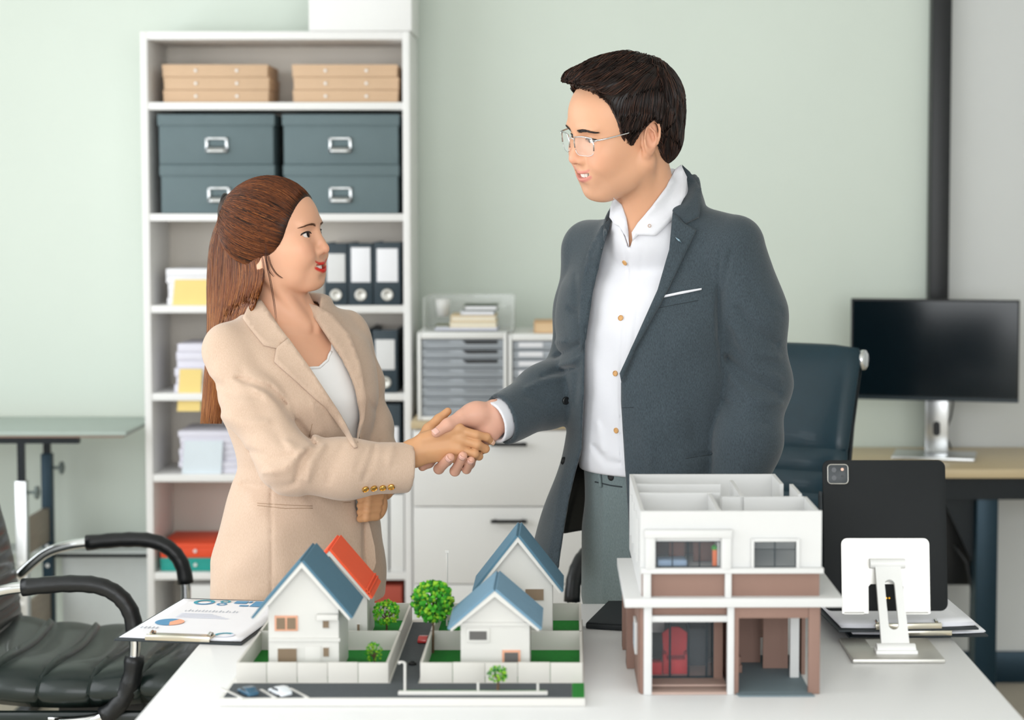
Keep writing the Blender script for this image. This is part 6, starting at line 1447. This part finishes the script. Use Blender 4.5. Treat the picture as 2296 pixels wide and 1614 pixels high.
for ln in ([(1478, 690), (1530, 680), (1573, 672)], [(1395, 914), (1425, 913)], [(1537, 1028), (1608, 1017)]): seam('seam', ln, jb, M_seamg, jk, .0006, .0002)
drape('pocket_square', [(1480, 664), (1481, 669), (1530, 659), (1573, 650), (1573, 646), (1530, 653)], jb, M_shirt, jk, .003, .002, 5)
disc('jacket_button', 1268, 898, jb, .008, M_black, jk, .004); disc('jacket_button', 1264, 1033, jb, .008, M_black, jk, .004); p_, n_ = at_surface(1521, 538, jb)
MB().tube([p_+Vector((-.006, -.010, .006)), p_+Vector((0, -.0115, 0)), p_+Vector((.006, -.010, -.006))], [.0008, .0026, .0008], 8).build('lapel_pin', mat('blue_steel_pin', '#7d929e', .3, .7), jk, smooth=True)
# trousers, shoes
def m_tr(p):
    d = torso_sd(p, MC, MF, ML, MSEC, .008); d = smin(d, legs_sd(p, [m3(0, .075, .84), m3(0, -.066, .84)], [m3(.02, .09, .46), m3(.02, -.085, .46)], [m3(-.01, .10, .06), m3(0, -.10, .06)], (.080, .074, .064)), .04)
    d = d+crease(p, [([(1355, 1100), (1350, 1360)], -.004, 10)], 3.75); return smax(d, p[:, 2]-.998, .004)
P, Q = surf(m_tr, (-.2, 3.42, .03), (.5, 4.05, 1.03), .007); tr = np_mesh('trousers', P, Q, M_greytr, mm); tb_ = bvh_of(P, Q)
disc('waist_button', 1370, 1069, tb_, .0075, M_black, tr); seam('waist_seam', [(1335, 1080), (1370, 1088), (1400, 1092)], tb_, M_seamg, tr)
drape('belt_loop', [(1340, 1052), (1346, 1052), (1350, 1092), (1343, 1092)], tb_, M_greytr, tr, .004, .003, 6)
for b in (.10, -.10): q = m3(.03, b, 0); shoe(mm, q[0], q[1], math.atan2(MF[1], MF[0]), M_shoeb, .28, .1)
# ---- hair
rm = np.random.RandomState(5)
MPOLY = [(.074, .098), (.070, .086), (.052, .066), (.042, .036), (.036, .006), (.030, -.014), (.016, -.014), (.004, .012), (-.018, .028), (-.036, .014), (-.040, -.020), (-.050, -.058), (-.075, -.078), (-.17, -.075), (-.17, .19), (.13, .19), (.115, .105)]
def mcap(q):
    q = q/V3(1.05, 1.03, 1.06); d = ell(q, (-.016, 0, .040), (.104, .088, .092)); d = smin(d, ell(q, (.030, .01, .092), (.062, .058, .036)), .02); d = smin(d, ell(q, (.076, .016, .104), (.030, .040, .016)), .012)
    d = smin(d, ell(q, (-.068, 0, -.012), (.042, .066, .060)), .02)
    d = d+.0022*np.sin(q[:, 1]*260+q[:, 0]*90+np.sin(q[:, 2]*80)*2)*np.clip((q[:, 2]+.02)/.05, 0, 1)
    return smax(d, poly_sd(q[:, 0], q[:, 2], MPOLY), .006)
Pc, Qc = surf(lambda p: mcap(mH.loc(p))*mH.s, (-.10, 3.34, 1.48), (.34, 3.92, 1.86), .0042)
# strands follow the surface away from the whorl, the fringe swept forward
ql = mH.loc(Pc); ns = 4600; sel = rm.choice(len(Pc), ns); q0 = ql[sel]; whorl = V3(-.062, -.01, .125); K = 9; path = [q0]
def grad(q, e=.002): return np.stack([mcap(q+V3(*v)*e)-mcap(q-V3(*v)*e) for v in ((1, 0, 0), (0, 1, 0), (0, 0, 1))], 1)
flow0 = None
for k in range(K-1):
    q = path[-1]; g = grad(q); g /= np.linalg.norm(g, axis=1, keepdims=True)+1e-9
    d = q-whorl; top = np.clip((q[:, 2]-.07)/.03, 0, 1)[:, None]; d = d/(np.linalg.norm(d, axis=1, keepdims=True)+1e-6)
    d = d*(1-.55*top)+V3(.75, .25, -.12)*top*(q[:, :1] > -.05)+V3(0, 0, -.35)*(1-top); d = d+rm.normal(0, .03, (ns, 3)) if k == 0 else d
    d = d-g*(d*g).sum(1, keepdims=True); d /= np.linalg.norm(d, axis=1, keepdims=True)+1e-9
    stp = .0062; n_ = q+d*stp; dd = mcap(n_); g2 = g; n_ = n_-g2*np.clip(dd-.0018*math.sin(math.pi*k/(K-1))-.0004, -.004, .004)[:, None]; path.append(n_)
path = np.stack(path, 1); wp = mH.wld(path.reshape(-1, 3)).reshape(path.shape); s_ = rm.rand(ns)**3
c0, c1 = V3(lin('#1a1210')), V3(lin('#6b4636')); hc = c0+(c1-c0)*(s_*.55)[:, None]
strands('hair', wp, rm.uniform(.0006, .0012, ns), hc, M_hairm, mm, (Pc, Qc, np.tile(V3(lin('#1a120f')), (len(Pc), 1))))
# glasses: half rim silver frame
M_silver = mat('silver_frame', '#d5d8da', .2, 1.0); M_lens = mat('clear_lens', '#f0f4f6', .02, alpha=.06)
gl = None
def gp(x, y, z): return Vector(mH.wld(V3(x, y, z))[0])
fr = MB()
for s in (-1, 1):
    cy = s*.0345
    top_ = [gp(.1035-.30*max(0, abs(y)-.02), y, z) for y, z in [(cy-.0245, -.012), (cy-.0255, -.002), (cy-.022, .008), (cy, .0105), (cy+.022, .009), (cy+.0255, -.002), (cy+.0245, -.014)]]
    fr.tube(top_, .0013, 8)
    fr.tube([gp(.1035, s*.0095, .003), gp(.1045, s*.004, .0055), gp(.1047, 0, .006)], .0012, 8)
    out_y = cy+s*.0255; fr.tube([gp(.1035-.30*(abs(out_y)-.02), out_y, .004), gp(.088, s*.069, .006), gp(.072, s*.0745, .007), gp(.03, s*.0785, .010), (gp(-.008, s*.0815, .016)), gp(-.020, s*.082, .006)], [.0014, .0016, .0015, .0013, .0013, .0012], 8)
g_ = fr.build('glasses', M_silver, mm, smooth=True)
for s in (-1, 1):
    cy = s*.0345; ring = [(cy+.0245*math.copysign(abs(math.cos(a))**.6, math.cos(a)), -.0075+.0175*math.copysign(abs(math.sin(a))**.7, math.sin(a))) for a in np.linspace(0, 2*math.pi, 24, endpoint=False)]
    MB().prism([gp(.1030-.30*max(0, abs(y)-.02), y, z) for y, z in ring], Vector(mH.M[:, 0])*-.0012).build('lens', M_lens, g_)
    MB().tube([gp(.1030-.30*max(0, abs(y)-.02), y, z) for y, z in ring[13:23]], .0006, 6).build('lower_rim', M_silver, g_, smooth=True)
